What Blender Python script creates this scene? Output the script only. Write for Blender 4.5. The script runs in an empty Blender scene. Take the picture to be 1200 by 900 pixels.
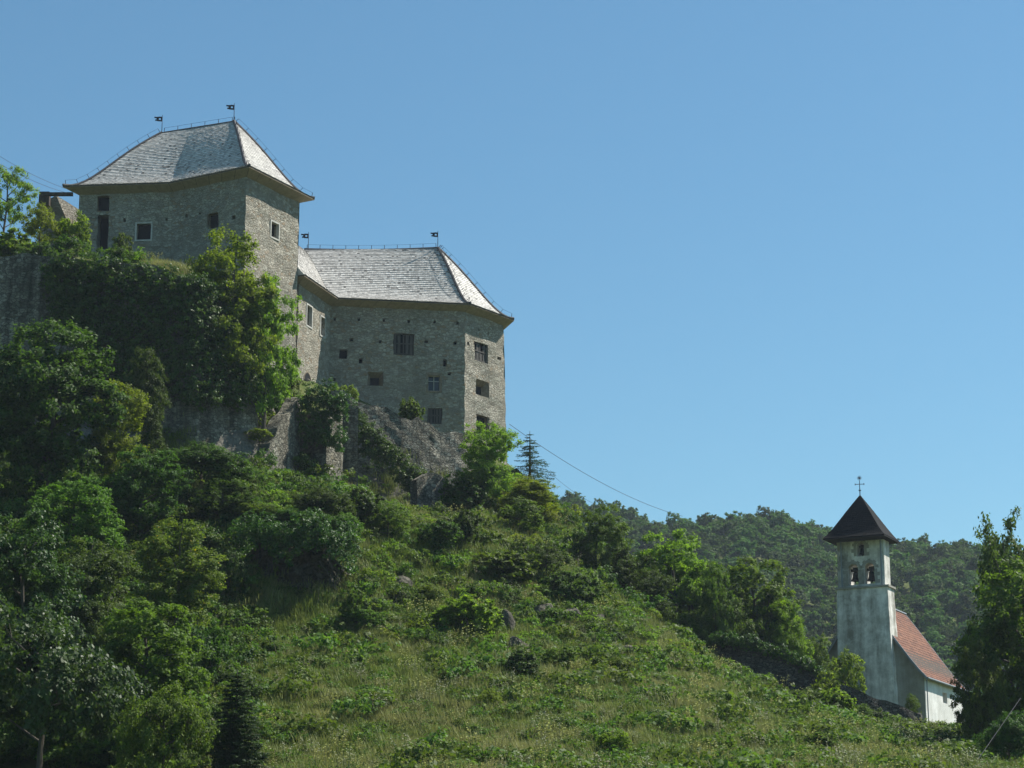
import bpy, numpy as np, random
from math import *
from mathutils import Vector

S = bpy.context.scene
COL = S.collection
# ------------------------------------------------------------------ camera
F = 2500.0                      # focal length in pixels of a 1200 px wide frame
PITCH = atan(600 / F)
cam_d = bpy.data.cameras.new('camera'); cam = bpy.data.objects.new('camera', cam_d); COL.objects.link(cam)
cam_d.sensor_width = 36; cam_d.lens = 36 * F / 1200; cam_d.clip_end = 6000; cam_d.clip_start = 0.5
cam.location = (0, 0, 0); cam.rotation_euler = (pi / 2 + PITCH, 0, 0)
S.camera = cam
# ------------------------------------------------------------------ sky, sun, exposure
SUN_AZ, SUN_EL = 65.0, 52.0     # compass heading from +Y towards +X
wd = bpy.data.worlds.new('World'); S.world = wd; wd.use_nodes = True
nt = wd.node_tree; nt.nodes.clear()
sky = nt.nodes.new('ShaderNodeTexSky'); sky.sky_type = 'NISHITA'; sky.sun_disc = False
sky.sun_elevation = radians(SUN_EL); sky.sun_rotation = radians(SUN_AZ)
sky.altitude = 300; sky.air_density = 1.15; sky.dust_density = 0.5; sky.ozone_density = 3.0
bg = nt.nodes.new('ShaderNodeBackground'); bg.inputs['Strength'].default_value = 0.064
wo = nt.nodes.new('ShaderNodeOutputWorld')
tint = nt.nodes.new('ShaderNodeMix'); tint.data_type = 'RGBA'; tint.blend_type = 'MULTIPLY'; tint.inputs[0].default_value = 1; tint.inputs[7].default_value = (.66, 1.02, 1.06, 1)
nt.links.new(sky.outputs[0], tint.inputs[6]); nt.links.new(tint.outputs[2], bg.inputs[0]); nt.links.new(bg.outputs[0], wo.inputs[0])
sun_d = bpy.data.lights.new('sun', 'SUN'); sun_d.energy = 5.0; sun_d.angle = radians(0.53); sun_d.color = (1.0, 0.95, 0.86)
sun = bpy.data.objects.new('sun', sun_d); COL.objects.link(sun)
SD = Vector((sin(radians(SUN_AZ)) * cos(radians(SUN_EL)), cos(radians(SUN_AZ)) * cos(radians(SUN_EL)), sin(radians(SUN_EL))))
sun.rotation_euler = SD.to_track_quat('Z', 'Y').to_euler()
S.view_settings.view_transform = 'Standard'; S.view_settings.look = 'None'
S.view_settings.exposure = 0.78; S.view_settings.gamma = 1.0; S.view_settings.use_curve_mapping = False
S.cycles.max_bounces = 6; S.cycles.transparent_max_bounces = 8; S.cycles.volume_bounces = 0
S.cycles.diffuse_bounces = 3; S.cycles.glossy_bounces = 2; S.cycles.transmission_bounces = 3

# ------------------------------------------------------------------ helpers
def ray(px, py):
    u = (px - 600) / F; v = (450 - py) / F
    d = np.array([u, cos(PITCH) - v * sin(PITCH), sin(PITCH) + v * cos(PITCH)])
    return d / d[1]
def P(px, py, Y): return ray(px, py) * Y
def atz(px, py, z):
    r = ray(px, py); return r * (z / r[2])
def hd(h): h = radians(h); return np.array([sin(h), cos(h), 0.0])
def walk(A, h, px, py):
    d = hd(h)[:2]; r = ray(px, py)[:2]
    t, s = np.linalg.solve(np.array([d, -r]).T, -np.array(A[:2])); q = np.array(A[:2]) + t * d
    return np.array([q[0], q[1], A[2]])
def nrm(v): return v / (np.linalg.norm(v) + 1e-9)

def tag(o, label=None, cat=None, group=None, kind=None):
    if label: o['label'] = label
    if cat: o['category'] = cat
    if group: o['group'] = group
    if kind: o['kind'] = kind
    return o
def empty(name, loc):
    o = bpy.data.objects.new(name, None); o.location = loc; o.empty_display_size = 0.3; COL.objects.link(o); return o
def link(name, me, mat=None, parent=None):
    o = bpy.data.objects.new(name, me); COL.objects.link(o)
    if mat is not None:
        for m in (mat if isinstance(mat, (list, tuple)) else [mat]): me.materials.append(m)
    if parent is not None:
        o.parent = parent; o.matrix_parent_inverse = parent_inv(parent)
    return o
def parent_inv(p):
    from mathutils import Matrix
    m = Matrix.Translation(p.location) if p.parent is None else Matrix.Identity(4)
    return m.inverted() if p.parent is None else m
def quads_mesh(name, V, Q, fa=None, smooth=False, mi=None):
    """V (n,3), Q (m,k) numpy; fa dict of face float attributes"""
    me = bpy.data.meshes.new(name); V = np.asarray(V, np.float32); Q = np.asarray(Q, np.int32)
    me.vertices.add(len(V)); me.vertices.foreach_set('co', V.ravel())
    k = Q.shape[1]; me.loops.add(Q.size); me.loops.foreach_set('vertex_index', Q.ravel())
    me.polygons.add(len(Q)); me.polygons.foreach_set('loop_start', np.arange(0, Q.size, k, dtype=np.int32))
    try: me.polygons.foreach_set('loop_total', np.full(len(Q), k, np.int32))
    except Exception: pass
    if mi is not None: me.polygons.foreach_set('material_index', np.asarray(mi, np.int32))
    me.polygons.foreach_set('use_smooth', np.full(len(Q), smooth))
    me.update(calc_edges=True)
    for kk, a in (fa or {}).items():
        at = me.attributes.new(kk, 'FLOAT', 'FACE'); at.data.foreach_set('value', np.asarray(a, np.float32))
    return me

class MB:
    """collects polygons, links them as one mesh object"""
    def __init__(s): s.v = []; s.f = []; s.m = []; s.r = []
    def poly(s, pts, m=0, r=0.5):
        b = len(s.v); s.v += [tuple(map(float, p)) for p in pts]; s.f.append(tuple(range(b, b + len(pts)))); s.m.append(m); s.r.append(r)
    def hexa(s, c, m=0, r=0.5):   # 8 corners: bottom 4, top 4
        for q in ((0, 3, 2, 1), (4, 5, 6, 7), (0, 1, 5, 4), (1, 2, 6, 5), (2, 3, 7, 6), (3, 0, 4, 7)):
            s.poly([c[i] for i in q], m, r)
    def box(s, o, a, b, c, m=0, r=0.5):  # origin + three edge vectors
        o, a, b, c = map(np.asarray, (o, a, b, c))
        s.hexa([o, o + a, o + a + b, o + b, o + c, o + a + c, o + a + b + c, o + b + c], m, r)
    def tube(s, p, q, r0, r1=None, n=6, m=0):
        p = np.asarray(p, float); q = np.asarray(q, float); r1 = r0 if r1 is None else r1
        d = nrm(q - p); a = nrm(np.cross(d, [0.3, 0.2, 0.93] if abs(d[2]) < .9 else [1, 0, 0])); b = np.cross(d, a)
        A = [p + r0 * (cos(t) * a + sin(t) * b) for t in np.linspace(0, 2 * pi, n, endpoint=False)]
        B = [q + r1 * (cos(t) * a + sin(t) * b) for t in np.linspace(0, 2 * pi, n, endpoint=False)]
        for i in range(n): s.poly([A[i], A[(i + 1) % n], B[(i + 1) % n], B[i]], m)
        s.poly(A[::-1], m); s.poly(B, m)
    def build(s, name, mat, parent=None, smooth=False):
        me = bpy.data.meshes.new(name); me.from_pydata(s.v, [], s.f); me.update()
        me.polygons.foreach_set('material_index', s.m)
        at = me.attributes.new('rnd', 'FLOAT', 'FACE'); at.data.foreach_set('value', s.r)
        if smooth: me.polygons.foreach_set('use_smooth', [True] * len(s.f))
        return link(name, me, mat, parent)

# ------------------------------------------------------------------ materials
class NT:
    def __init__(s, name):
        s.m = bpy.data.materials.new(name); s.m.use_nodes = True; s.t = s.m.node_tree; s.n = s.t.nodes; s.n.clear()
        s.out = s.n.new('ShaderNodeOutputMaterial'); s.b = s.n.new('ShaderNodeBsdfPrincipled')
        s.l(s.b.outputs[0], s.out.inputs[0])
    def l(s, a, b): s.t.links.new(a, b)
    def new(s, t, **k):
        n = s.n.new(t)
        for a, b in k.items(): setattr(n, a, b)
        return n
    def pos(s, sc=(1, 1, 1)):
        g = s.new('ShaderNodeNewGeometry'); m = s.new('ShaderNodeMapping'); m.inputs['Scale'].default_value = sc
        s.l(g.outputs['Position'], m.inputs[0]); return m.outputs[0]
    def noise(s, v, scale, det=4, rough=0.55):
        n = s.new('ShaderNodeTexNoise'); n.inputs['Scale'].default_value = scale; n.inputs['Detail'].default_value = det; n.inputs['Roughness'].default_value = rough
        s.l(v, n.inputs['Vector']); return n.outputs['Fac']
    def vor(s, v, scale, feat='F1', out='Color'):
        n = s.new('ShaderNodeTexVoronoi', feature=feat); n.inputs['Scale'].default_value = scale; s.l(v, n.inputs['Vector']); return n.outputs[out]
    def ramp(s, f, stops):
        r = s.new('ShaderNodeValToRGB'); e = r.color_ramp.elements
        while len(e) < len(stops): e.new(0.5)
        for x, (p, c) in zip(e, stops): x.position = p; x.color = (*c, 1) if len(c) == 3 else c
        s.l(f, r.inputs[0]); return r.outputs[0]
    def mix(s, f, a, b, mode='MIX'):
        n = s.new('ShaderNodeMix', data_type='RGBA', blend_type=mode)
        for sock, v in ((n.inputs[0], f), (n.inputs[6], a), (n.inputs[7], b)):
            if hasattr(v, 'node'): s.l(v, sock)
            elif isinstance(v, tuple): sock.default_value = (*v, 1)
            else: sock.default_value = v
        return n.outputs[2]
    def math(s, op, a, b=None, c=None):
        n = s.new('ShaderNodeMath', operation=op)
        for i, v in enumerate((a, b, c)):
            if v is None: continue
            if hasattr(v, 'node'): s.l(v, n.inputs[i])
            else: n.inputs[i].default_value = v
        return n.outputs[0]
    def attr(s, name, t='GEOMETRY', out='Fac'):
        n = s.new('ShaderNodeAttribute', attribute_name=name, attribute_type=t); return n.outputs[out]
    def bump(s, h, strength=0.5, dist=0.1):
        n = s.new('ShaderNodeBump'); n.inputs['Strength'].default_value = strength; n.inputs['Distance'].default_value = dist
        s.l(h, n.inputs['Height']); s.l(n.outputs[0], s.b.inputs['Normal'])
    def col(s, c):
        if hasattr(c, 'node'): s.l(c, s.b.inputs['Base Color'])
        else: s.b.inputs['Base Color'].default_value = (*c, 1)
        return s
    def rough(s, r, spec=0.3): s.b.inputs['Roughness'].default_value = r; s.b.inputs['Specular IOR Level'].default_value = spec; return s

def leaf_mat(name, dark, light, third=None, trans=0.4, rough=0.6, spec=0.2, oi=0.35):
    k = NT(name)
    c = k.ramp(k.attr('rnd'), [(0.0, dark), (0.75, light)] + ([(0.97, light), (1.0, third)] if third else [(1.0, light)]))
    oinfo = k.new('ShaderNodeObjectInfo')
    hs = k.new('ShaderNodeHueSaturation')
    k.l(c, hs.inputs['Color'])
    k.l(k.math('MULTIPLY_ADD', oinfo.outputs['Random'], 0.045, 0.475), hs.inputs['Hue'])
    k.l(k.math('MULTIPLY_ADD', oinfo.outputs['Random'], oi, 1 - oi / 2), hs.inputs['Value'])
    c = hs.outputs[0]
    k.col(c); k.rough(rough, spec)
    tr = k.new('ShaderNodeBsdfTranslucent'); mx = k.new('ShaderNodeMixShader'); mx.inputs[0].default_value = trans
    c2 = k.mix(0.65, c, (0.9, 1.0, 0.15), 'MULTIPLY')
    g = k.new('ShaderNodeHueSaturation'); g.inputs['Value'].default_value = 1.7; k.l(c2, g.inputs['Color'])
    k.l(g.outputs[0], tr.inputs[0]); k.l(k.b.outputs[0], mx.inputs[1]); k.l(tr.outputs[0], mx.inputs[2]); k.l(mx.outputs[0], k.out.inputs[0])
    return k.m
M = {}
M['leaf_deep'] = leaf_mat('leaf_deep', (.020, .044, .009), (.060, .108, .018))  # dark leaf colour; on the left slope it stands for shade
M['leaf_mid'] = leaf_mat('leaf_mid', (.038, .074, .010), (.105, .168, .022))
M['leaf_fresh'] = leaf_mat('leaf_fresh', (.06, .105, .010), (.165, .235, .024), trans=.5)
M['leaf_yellow'] = leaf_mat('leaf_yellow', (.050, .075, .012), (.125, .150, .025), (.30, .20, .02), trans=.4)
M['leaf_olive'] = leaf_mat('leaf_olive', (.030, .055, .012), (.080, .115, .028))
M['leaf_glossy'] = leaf_mat('leaf_glossy', (.020, .048, .012), (.055, .105, .028), rough=.5, spec=.25, trans=.35)
M['leaf_ivy'] = leaf_mat('leaf_ivy', (.022, .052, .010), (.065, .125, .020), trans=.35, rough=.5, spec=.25, oi=.05)
M['needle'] = leaf_mat('needle', (.020, .044, .018), (.050, .090, .034), trans=.2, rough=.6)
M['leaf_far'] = leaf_mat('leaf_far', (.026, .062, .014), (.080, .145, .026), trans=.3, rough=.7, oi=.9)

def grass_mat(name, a, b, dry, f=0.12):
    k = NT(name); p = k.pos()
    patch = k.ramp(k.noise(p, f, 5, .65), [(.36, (0, 0, 0)), (.62, (1, 1, 1))])
    c = k.mix(k.attr('rnd'), a, b); c = k.mix(k.math('MULTIPLY', patch, .75), c, dry)
    k.col(c); k.rough(.6, .2)
    tr = k.new('ShaderNodeBsdfTranslucent'); mx = k.new('ShaderNodeMixShader'); mx.inputs[0].default_value = .35
    k.l(c, tr.inputs[0]); k.l(k.b.outputs[0], mx.inputs[1]); k.l(tr.outputs[0], mx.inputs[2]); k.l(mx.outputs[0], k.out.inputs[0])
    return k.m
M['grass'] = grass_mat('grass', (.08, .135, .018), (.20, .26, .040), (.30, .29, .11))
M['herb'] = leaf_mat('herb', (.045, .088, .013), (.105, .170, .028), trans=.35)
M['stalk'] = leaf_mat('stalk', (.16, .15, .075), (.24, .24, .12), (.4, .4, .3), trans=.3, oi=.2)

def ground_mat():
    k = NT('hillside_soil'); p = k.pos()
    g = k.ramp(k.noise(p, .5, 8, .7), [(.3, (.030, .045, .012)), (.5, (.075, .10, .024)), (.7, (.15, .15, .060))])
    geo = k.new('ShaderNodeNewGeometry'); sx = k.new('ShaderNodeSeparateXYZ'); k.l(geo.outputs['Normal'], sx.inputs[0])
    st = k.ramp(sx.outputs[2], [(.45, (1, 1, 1)), (.62, (0, 0, 0))])
    rock = k.ramp(k.noise(p, 1.2, 8, .7), [(.3, (.07, .065, .055)), (.7, (.24, .225, .19))])
    k.col(k.mix(st, g, rock)); k.rough(.95, .1); k.bump(k.noise(p, 2.5, 8, .7), .8, .3); return k.m
M['ground'] = ground_mat()

def stone_mat(name, dark, mid, light, mortar, sc=3.0, warm=None, bump=1.1, flat=1.7, stain=.5, drip=0):
    k = NT(name); p0 = k.pos()
    nz = k.new('ShaderNodeTexNoise'); nz.inputs['Scale'].default_value = 1.6; nz.inputs['Detail'].default_value = 3; k.l(p0, nz.inputs['Vector'])
    wv = k.mix(.12, p0, nz.outputs['Color'], 'ADD')
    mp = k.new('ShaderNodeMapping'); mp.inputs['Scale'].default_value = (1, 1, flat); k.l(wv, mp.inputs[0]); p = mp.outputs[0]
    cell = k.vor(p, sc); edge = k.vor(p, sc, 'DISTANCE_TO_EDGE', 'Distance')
    sp = k.new('ShaderNodeSeparateColor'); k.l(cell, sp.inputs[0])
    c = k.ramp(sp.outputs[0], [(0, dark), (.5, mid), (1, light)])
    if warm: c = k.mix(k.ramp(sp.outputs[1], [(.72, (0, 0, 0)), (.95, (1, 1, 1))]), c, warm)
    cell2 = k.vor(p, sc * .62); s2 = k.new('ShaderNodeSeparateColor'); k.l(cell2, s2.inputs[0])
    c2 = k.ramp(s2.outputs[0], [(0, dark), (.5, mid), (1, light)]); zone = k.ramp(k.noise(p0, .5, 4, .6), [(.46, (0, 0, 0)), (.56, (1, 1, 1))]); c = k.mix(zone, c, c2)
    patch = k.ramp(k.noise(p0, .8, 7, .72), [(.56, (0, 0, 0)), (.66, (1, 1, 1))]); c = k.mix(k.math('MULTIPLY', patch, .28), c, tuple(min(1, v * 1.12) for v in mid))
    fine = k.noise(p0, 14, 6, .7)
    c = k.mix(.55, c, k.ramp(fine, [(.3, (.45, .45, .45)), (.7, (1.3, 1.3, 1.3))]), 'MULTIPLY')
    e = k.ramp(edge, [(.02, (0, 0, 0)), (.085, (1, 1, 1))])
    c = k.mix(e, mortar, c)
    if stain:
        sn = k.ramp(k.noise(k.pos((1, 1, .45)), .28, 7, .7), [(.35, (.52, .55, .50)), (.62, (1.08, 1.06, 1.0))])
        c = k.mix(stain, c, sn, 'MULTIPLY')
    if drip:
        dn = k.ramp(k.noise(k.pos((1.6, 1.6, .10)), .8, 6, .65), [(.40, (.30, .30, .28)), (.6, (1, 1, 1))])
        c = k.mix(drip, c, dn, 'MULTIPLY')
    k.col(c); k.rough(.92, .15)
    h = k.math('ADD', k.math('MULTIPLY', e, .6), k.math('MULTIPLY', k.noise(p0, 5, 8, .75), 1.2))
    k.bump(h, bump, .12); return k.m
M['stone'] = stone_mat('castle_rubble_stone', (.31, .285, .24), (.415, .385, .325), (.56, .525, .45), (.34, .31, .255), warm=(.36, .28, .20))
M['stone_old'] = stone_mat('retaining_wall_stone', (.19, .18, .15), (.33, .312, .262), (.52, .495, .43), (.15, .145, .125), sc=2.8, bump=1.25, warm=(.29, .26, .20), stain=.8, drip=.75)
M['stone_dark'] = stone_mat('dark_wall_stone', (.06, .058, .05), (.11, .105, .09), (.19, .18, .15), (.05, .05, .04), sc=3.4, bump=1.2)  # darker stone tone for the field and churchyard walls
k = NT('quoin_frame_stone'); p = k.pos(); k.col(k.ramp(k.noise(p, 3, 6), [(.3, (.36, .345, .31)), (.7, (.52, .51, .47))])); k.rough(.85, .2); k.bump(k.noise(p, 12, 6), .3, .03); M['frame'] = k.m
k = NT('frame_brown'); p = k.pos(); k.col(k.ramp(k.noise(p, 4, 6), [(.3, (.15, .12, .085)), (.7, (.26, .215, .16))])); k.rough(.9, .2); M['frame_brown'] = k.m
k = NT('unlit_interior'); k.col((.012, .012, .013)); k.rough(.6, .2); M['dark'] = k.m  # near-black colour stands for the darkness inside openings
k = NT('window_glass'); k.col((.03, .035, .04)); k.rough(.12, .5); M['glass'] = k.m
def wood(name, a, b, sc=(1, 1, 1)):
    k = NT(name); p = k.pos(sc); k.col(k.ramp(k.noise(p, 3, 7, .65), [(.3, a), (.7, b)])); k.rough(.8, .2); k.bump(k.noise(p, 9, 5), .3, .02); return k.m
M['eave_wood'] = wood('eave_board_wood', (.22, .175, .12), (.34, .275, .19))
M['old_wood'] = wood('weathered_wood', (.075, .070, .065), (.20, .185, .17), (6, 6, .6))
M['shutter'] = wood('old_shutter_wood', (.05, .048, .045), (.12, .11, .10), (6, 6, .6))
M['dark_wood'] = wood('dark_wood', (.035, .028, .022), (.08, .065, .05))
M['bark'] = wood('bark', (.05, .042, .032), (.13, .115, .09), (3, 3, .6))
def shingle(name, stops, spot=None, rough=.62):
    k = NT(name); p = k.pos(); c = k.ramp(k.attr('rnd'), stops)
    c = k.mix(.5, c, k.ramp(k.noise(p, 10, 5, .7), [(.3, (.6, .6, .6)), (.7, (1.25, 1.25, 1.25))]), 'MULTIPLY')
    c = k.mix(.25, c, k.ramp(k.noise(p, .45, 5, .6), [(.35, (.62, .62, .63)), (.65, (1.1, 1.1, 1.1))]), 'MULTIPLY')
    k.col(c); k.rough(rough, .35); k.bump(k.noise(p, 18, 4), .35, .02); return k.m
M['shingle'] = shingle('grey_wood_shingles', [(0, (.18, .17, .16)), (.18, (.40, .385, .36)), (.7, (.61, .59, .55)), (1, (.74, .72, .68))])
M['shingle_dark'] = shingle('dark_belfry_shingles', [(0, (.003, .003, .004)), (1, (.010, .010, .011))], rough=1.0)
M['tile'] = shingle('red_clay_tiles', [(0, (.05, .02, .012)), (.5, (.165, .056, .024)), (1, (.26, .11, .055))], rough=.8)
k = NT('ridge_board'); k.col((.055, .055, .06)); k.rough(.7, .2); M['ridge'] = k.m
k = NT('dark_iron'); k.col((.02, .022, .03)); k.rough(.5, .4); k.b.inputs['Metallic'].default_value = .4; M['iron'] = k.m
k = NT('bell_bronze'); k.col((.035, .028, .022)); k.rough(.5, .4); k.b.inputs['Metallic'].default_value = .5; M['bell'] = k.m
k = NT('zinc'); k.col((.22, .24, .26)); k.rough(.5, .4); M['zinc'] = k.m
def plaster(name, base, dirt, amt, dripsc=(.9, .9, .10)):
    k = NT(name); p = k.pos()
    d = k.ramp(k.noise(k.pos(dripsc), .9, 8, .7), [(.38, (1, 1, 1)), (.62, (0, 0, 0))])
    d2 = k.ramp(k.noise(p, 1.0, 8, .75), [(.42, (1, 1, 1)), (.62, (0, 0, 0))])
    f = k.math('MULTIPLY', k.math('MULTIPLY_ADD', d, .7, k.math('MULTIPLY', d2, .5)), amt)
    k.col(k.mix(f, base, dirt)); k.rough(.9, .15); k.bump(k.noise(p, 8, 6, .7), .35, .04); return k.m
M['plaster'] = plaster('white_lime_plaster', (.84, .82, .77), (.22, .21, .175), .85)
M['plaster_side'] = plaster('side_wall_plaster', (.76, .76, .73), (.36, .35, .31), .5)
M['plaster_gable'] = plaster('gable_plaster', (.40, .375, .32), (.20, .185, .15), .8)  # darker plaster tone for the gable wall
M['belfry_stone'] = plaster('bare_belfry_stone', (.34, .33, .29), (.20, .19, .16), .6)
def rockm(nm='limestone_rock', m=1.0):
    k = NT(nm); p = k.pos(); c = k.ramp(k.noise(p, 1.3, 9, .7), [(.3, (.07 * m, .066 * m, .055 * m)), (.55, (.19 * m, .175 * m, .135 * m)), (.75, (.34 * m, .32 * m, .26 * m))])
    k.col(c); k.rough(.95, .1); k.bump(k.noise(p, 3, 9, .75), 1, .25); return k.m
M['rock'] = rockm(); M['rock_shade'] = rockm('shade_dark_rock', .55)  # second rock is darkened to hold the shade of the hollow

# ------------------------------------------------------------------ terrain
RP = {  # far ridge canopy line: pixel -> y
}
ridge_px = np.array([-900, 400, 600, 650, 700, 750, 800, 850, 900, 950, 1000, 1050, 1100, 1150, 1200, 1400, 2200])
ridge_py = np.array([640, 600, 585, 583, 592, 604, 610, 603, 602, 608, 622, 636, 634, 640, 646, 660, 700])
RIDGE_X = []; RIDGE_Z = []
for a, b in zip(ridge_px, ridge_py):
    q = P(a, b, 600); RIDGE_X.append(q[0]); RIDGE_Z.append(q[2] - 8)
ctrl = []
for t in [
    (270, 900, 96), (600, 900, 93), (900, 900, 96), (1100, 900, 104), (1200, 905, 112),
    (600, 800, 110), (430, 800, 110), (300, 790, 110), (800, 830, 112), (950, 850, 118), (700, 850, 104),
    (300, 738, 120), (350, 732, 121), (420, 728, 122), (345, 640, 125.5), (300, 625, 126), (415, 650, 127),
    (300, 575, 134), (360, 575, 136), (430, 600, 140), (450, 695, 128), (520, 620, 144),
    (520, 700, 130), (560, 735, 124), (620, 745, 126), (600, 650, 142), (650, 690, 138), (700, 725, 134),
    (780, 772, 128), (850, 811, 130), (960, 832, 132), (880, 822, 145), (920, 838, 145), (1060, 892, 134), (1130, 895, 128), (1100, 862, 150),
    (665, 640, 152), (620, 570, 162), (605, 545, 168), (740, 712, 146),
    (0, 900, 92), (100, 860, 96), (60, 740, 110), (180, 740, 115), (150, 620, 126), (30, 600, 126), (230, 640, 125),
    (60, 545, 146.3), (-60, 545, 147.5), (130, 547, 145.6), (185, 550, 145.2), (236, 575, 144.6), (270, 575, 146.8), (302, 575, 148.0), (60, 308, 149), (185, 324, 149.2), (236, 342, 149.3), (302, 410, 154), (318, 566, 148.6), (345, 570, 151.2), (385, 578, 153.0), (415, 584, 157.3), (325, 535, 152.6), (352, 505, 158), (410, 578, 161.0), (440, 590, 161.9), (470, 598, 162.9), (510, 602, 164.4), (540, 590, 166.0), (440, 502, 163.9), (470, 514, 164.9), (510, 527, 166.6), (-60, 540, 143.5), (60, 535, 143), (150, 535, 142.5), (235, 545, 142), (290, 558, 146), (350, 572, 150), (400, 582, 152.5),
    (470, 605, 155), (520, 612, 157), (548, 600, 160), (585, 575, 164),
    (-60, 308, 151), (60, 308, 151), (180, 324, 151), (240, 338, 152), (100, 318, 158), (0, 305, 165), (230, 345, 158),
    (310, 478, 156), (345, 492, 160), (400, 490, 165), (460, 508, 168), (540, 535, 173), (590, 540, 176), (600, 545, 185), (565, 572, 170),
    (705, 742, 152), (790, 778, 150), (880, 822, 151), (960, 838, 152), (1010, 852, 158), (1060, 866, 158), (1000, 838, 164), (1060, 852, 166), (1090, 852, 170), (1150, 860, 172), (1250, 880, 150),
    (720, 760, 175), (900, 820, 190), (1100, 850, 200),
]: ctrl.append(P(*t))
for w in [(0, 0, -1.7), (-60, 0, -2), (60, 0, -2), (0, 35, -1.2), (-40, 40, -1), (40, 40, -1), (0, 70, 2.0), (-40, 80, 5), (45, 80, 3.5),
          (-60, 110, 14), (-70, 150, 32), (80, 110, 5), (90, 150, 8), (-60, 200, 44), (-20, 200, 40), (-10, 230, 22), (20, 200, 14), (-60, 260, 20),
          (60, 230, 12), (100, 240, 12), (0, 280, 12), (-100, 100, 14), (-100, 200, 36), (120, 60, 2), (-120, 20, 4), (0, -80, -3), (80, -80, -3), (-80, -80, -3)]:
    ctrl.append(np.array(w, float))
ctrl = np.array(ctrl)
_d = np.linalg.norm(ctrl[:, None, :2] - ctrl[None, :, :2], axis=2)
_mu = ctrl[:, 2].mean()
_w = np.linalg.solve(_d + 0.15 * -np.eye(len(ctrl)), ctrl[:, 2] - _mu)
def sst(a, b, x): t = np.clip((x - a) / (b - a), 0, 1); return t * t * (3 - 2 * t)
_rg = np.random.default_rng(3)
_wv = [(_rg.normal(size=2), _rg.uniform(0, 6.28)) for _ in range(40)]
def wob(x, y, f0, n0, n1):
    r = 0
    for i in range(n0, n1):
        d, ph = _wv[i]; d = d / np.linalg.norm(d); r = r + np.sin((x * d[0] + y * d[1]) * f0 * (1 + .35 * (i - n0)) + ph)
    return r / (n1 - n0)
def terrain(x, y):
    x = np.atleast_1d(np.asarray(x, float)); y = np.atleast_1d(np.asarray(y, float)); out = np.empty(x.size)
    for i in range(0, x.size, 20000):
        a = np.stack([x[i:i + 20000], y[i:i + 20000]], 1)
        out[i:i + 20000] = np.linalg.norm(a[:, None] - ctrl[None, :, :2], axis=2) @ _w + _mu
    near = 1 - sst(0, 1, np.maximum(np.maximum((np.abs(x) - 110) / 90, (y - 250) / 60), (-y - 60) / 60))
    base = 9 + 3 * wob(x, y, .02, 0, 6)
    rz = np.interp(x * 600 / np.maximum(y, 300), RIDGE_X, RIDGE_Z) - 2.0
    hillf = sst(300, 600, y); far = base + (rz * 1.0 - base) * hillf + 4 * wob(x, y, .035, 6, 14) * hillf
    far = np.where(y > 600, far + (y - 600) * .02, far)
    far = np.where(y < 0, -2 + 0 * far, far)
    z = out * near + far * (1 - near)
    amp = near * sst(60, 90, y)
    return z + amp * (.34 * wob(x, y, .9, 14, 24) + .12 * wob(x, y, 2.3, 24, 36))
def gz(x, y): return float(terrain(x, y)[0])
_ys = np.arange(70, 260, .5)
def hit(px, py):
    r = ray(px, py); z = terrain(r[0] * _ys, _ys); k = np.argmax(z >= r[2] * _ys)
    return r * _ys[k]
def axis(lo, hi, step, far, g=1.22):
    a = list(np.arange(lo, hi + .01, step)); s = step
    while a[-1] < far[1]: s *= g; a.append(a[-1] + s)
    s = step
    while a[0] > far[0]: s *= g; a.insert(0, a[0] - s)
    return np.array(a)
ax = axis(-50, 60, .8, (-1000, 1100)); ay = axis(75, 205, .8, (-300, 1500), 1.1)
X, Yg = np.meshgrid(ax, ay); Z = terrain(X.ravel(), Yg.ravel())
nx, ny = len(ax), len(ay); ii = np.arange(nx * ny).reshape(ny, nx)
Q = np.stack([ii[:-1, :-1], ii[:-1, 1:], ii[1:, 1:], ii[1:, :-1]], -1).reshape(-1, 4)
o = link('hillside', quads_mesh('hillside', np.stack([X.ravel(), Yg.ravel(), Z], 1), Q, smooth=True), M['ground'])
tag(o, 'steep grassy and rocky hillside under the castle', 'hillside', kind='structure')

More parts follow.
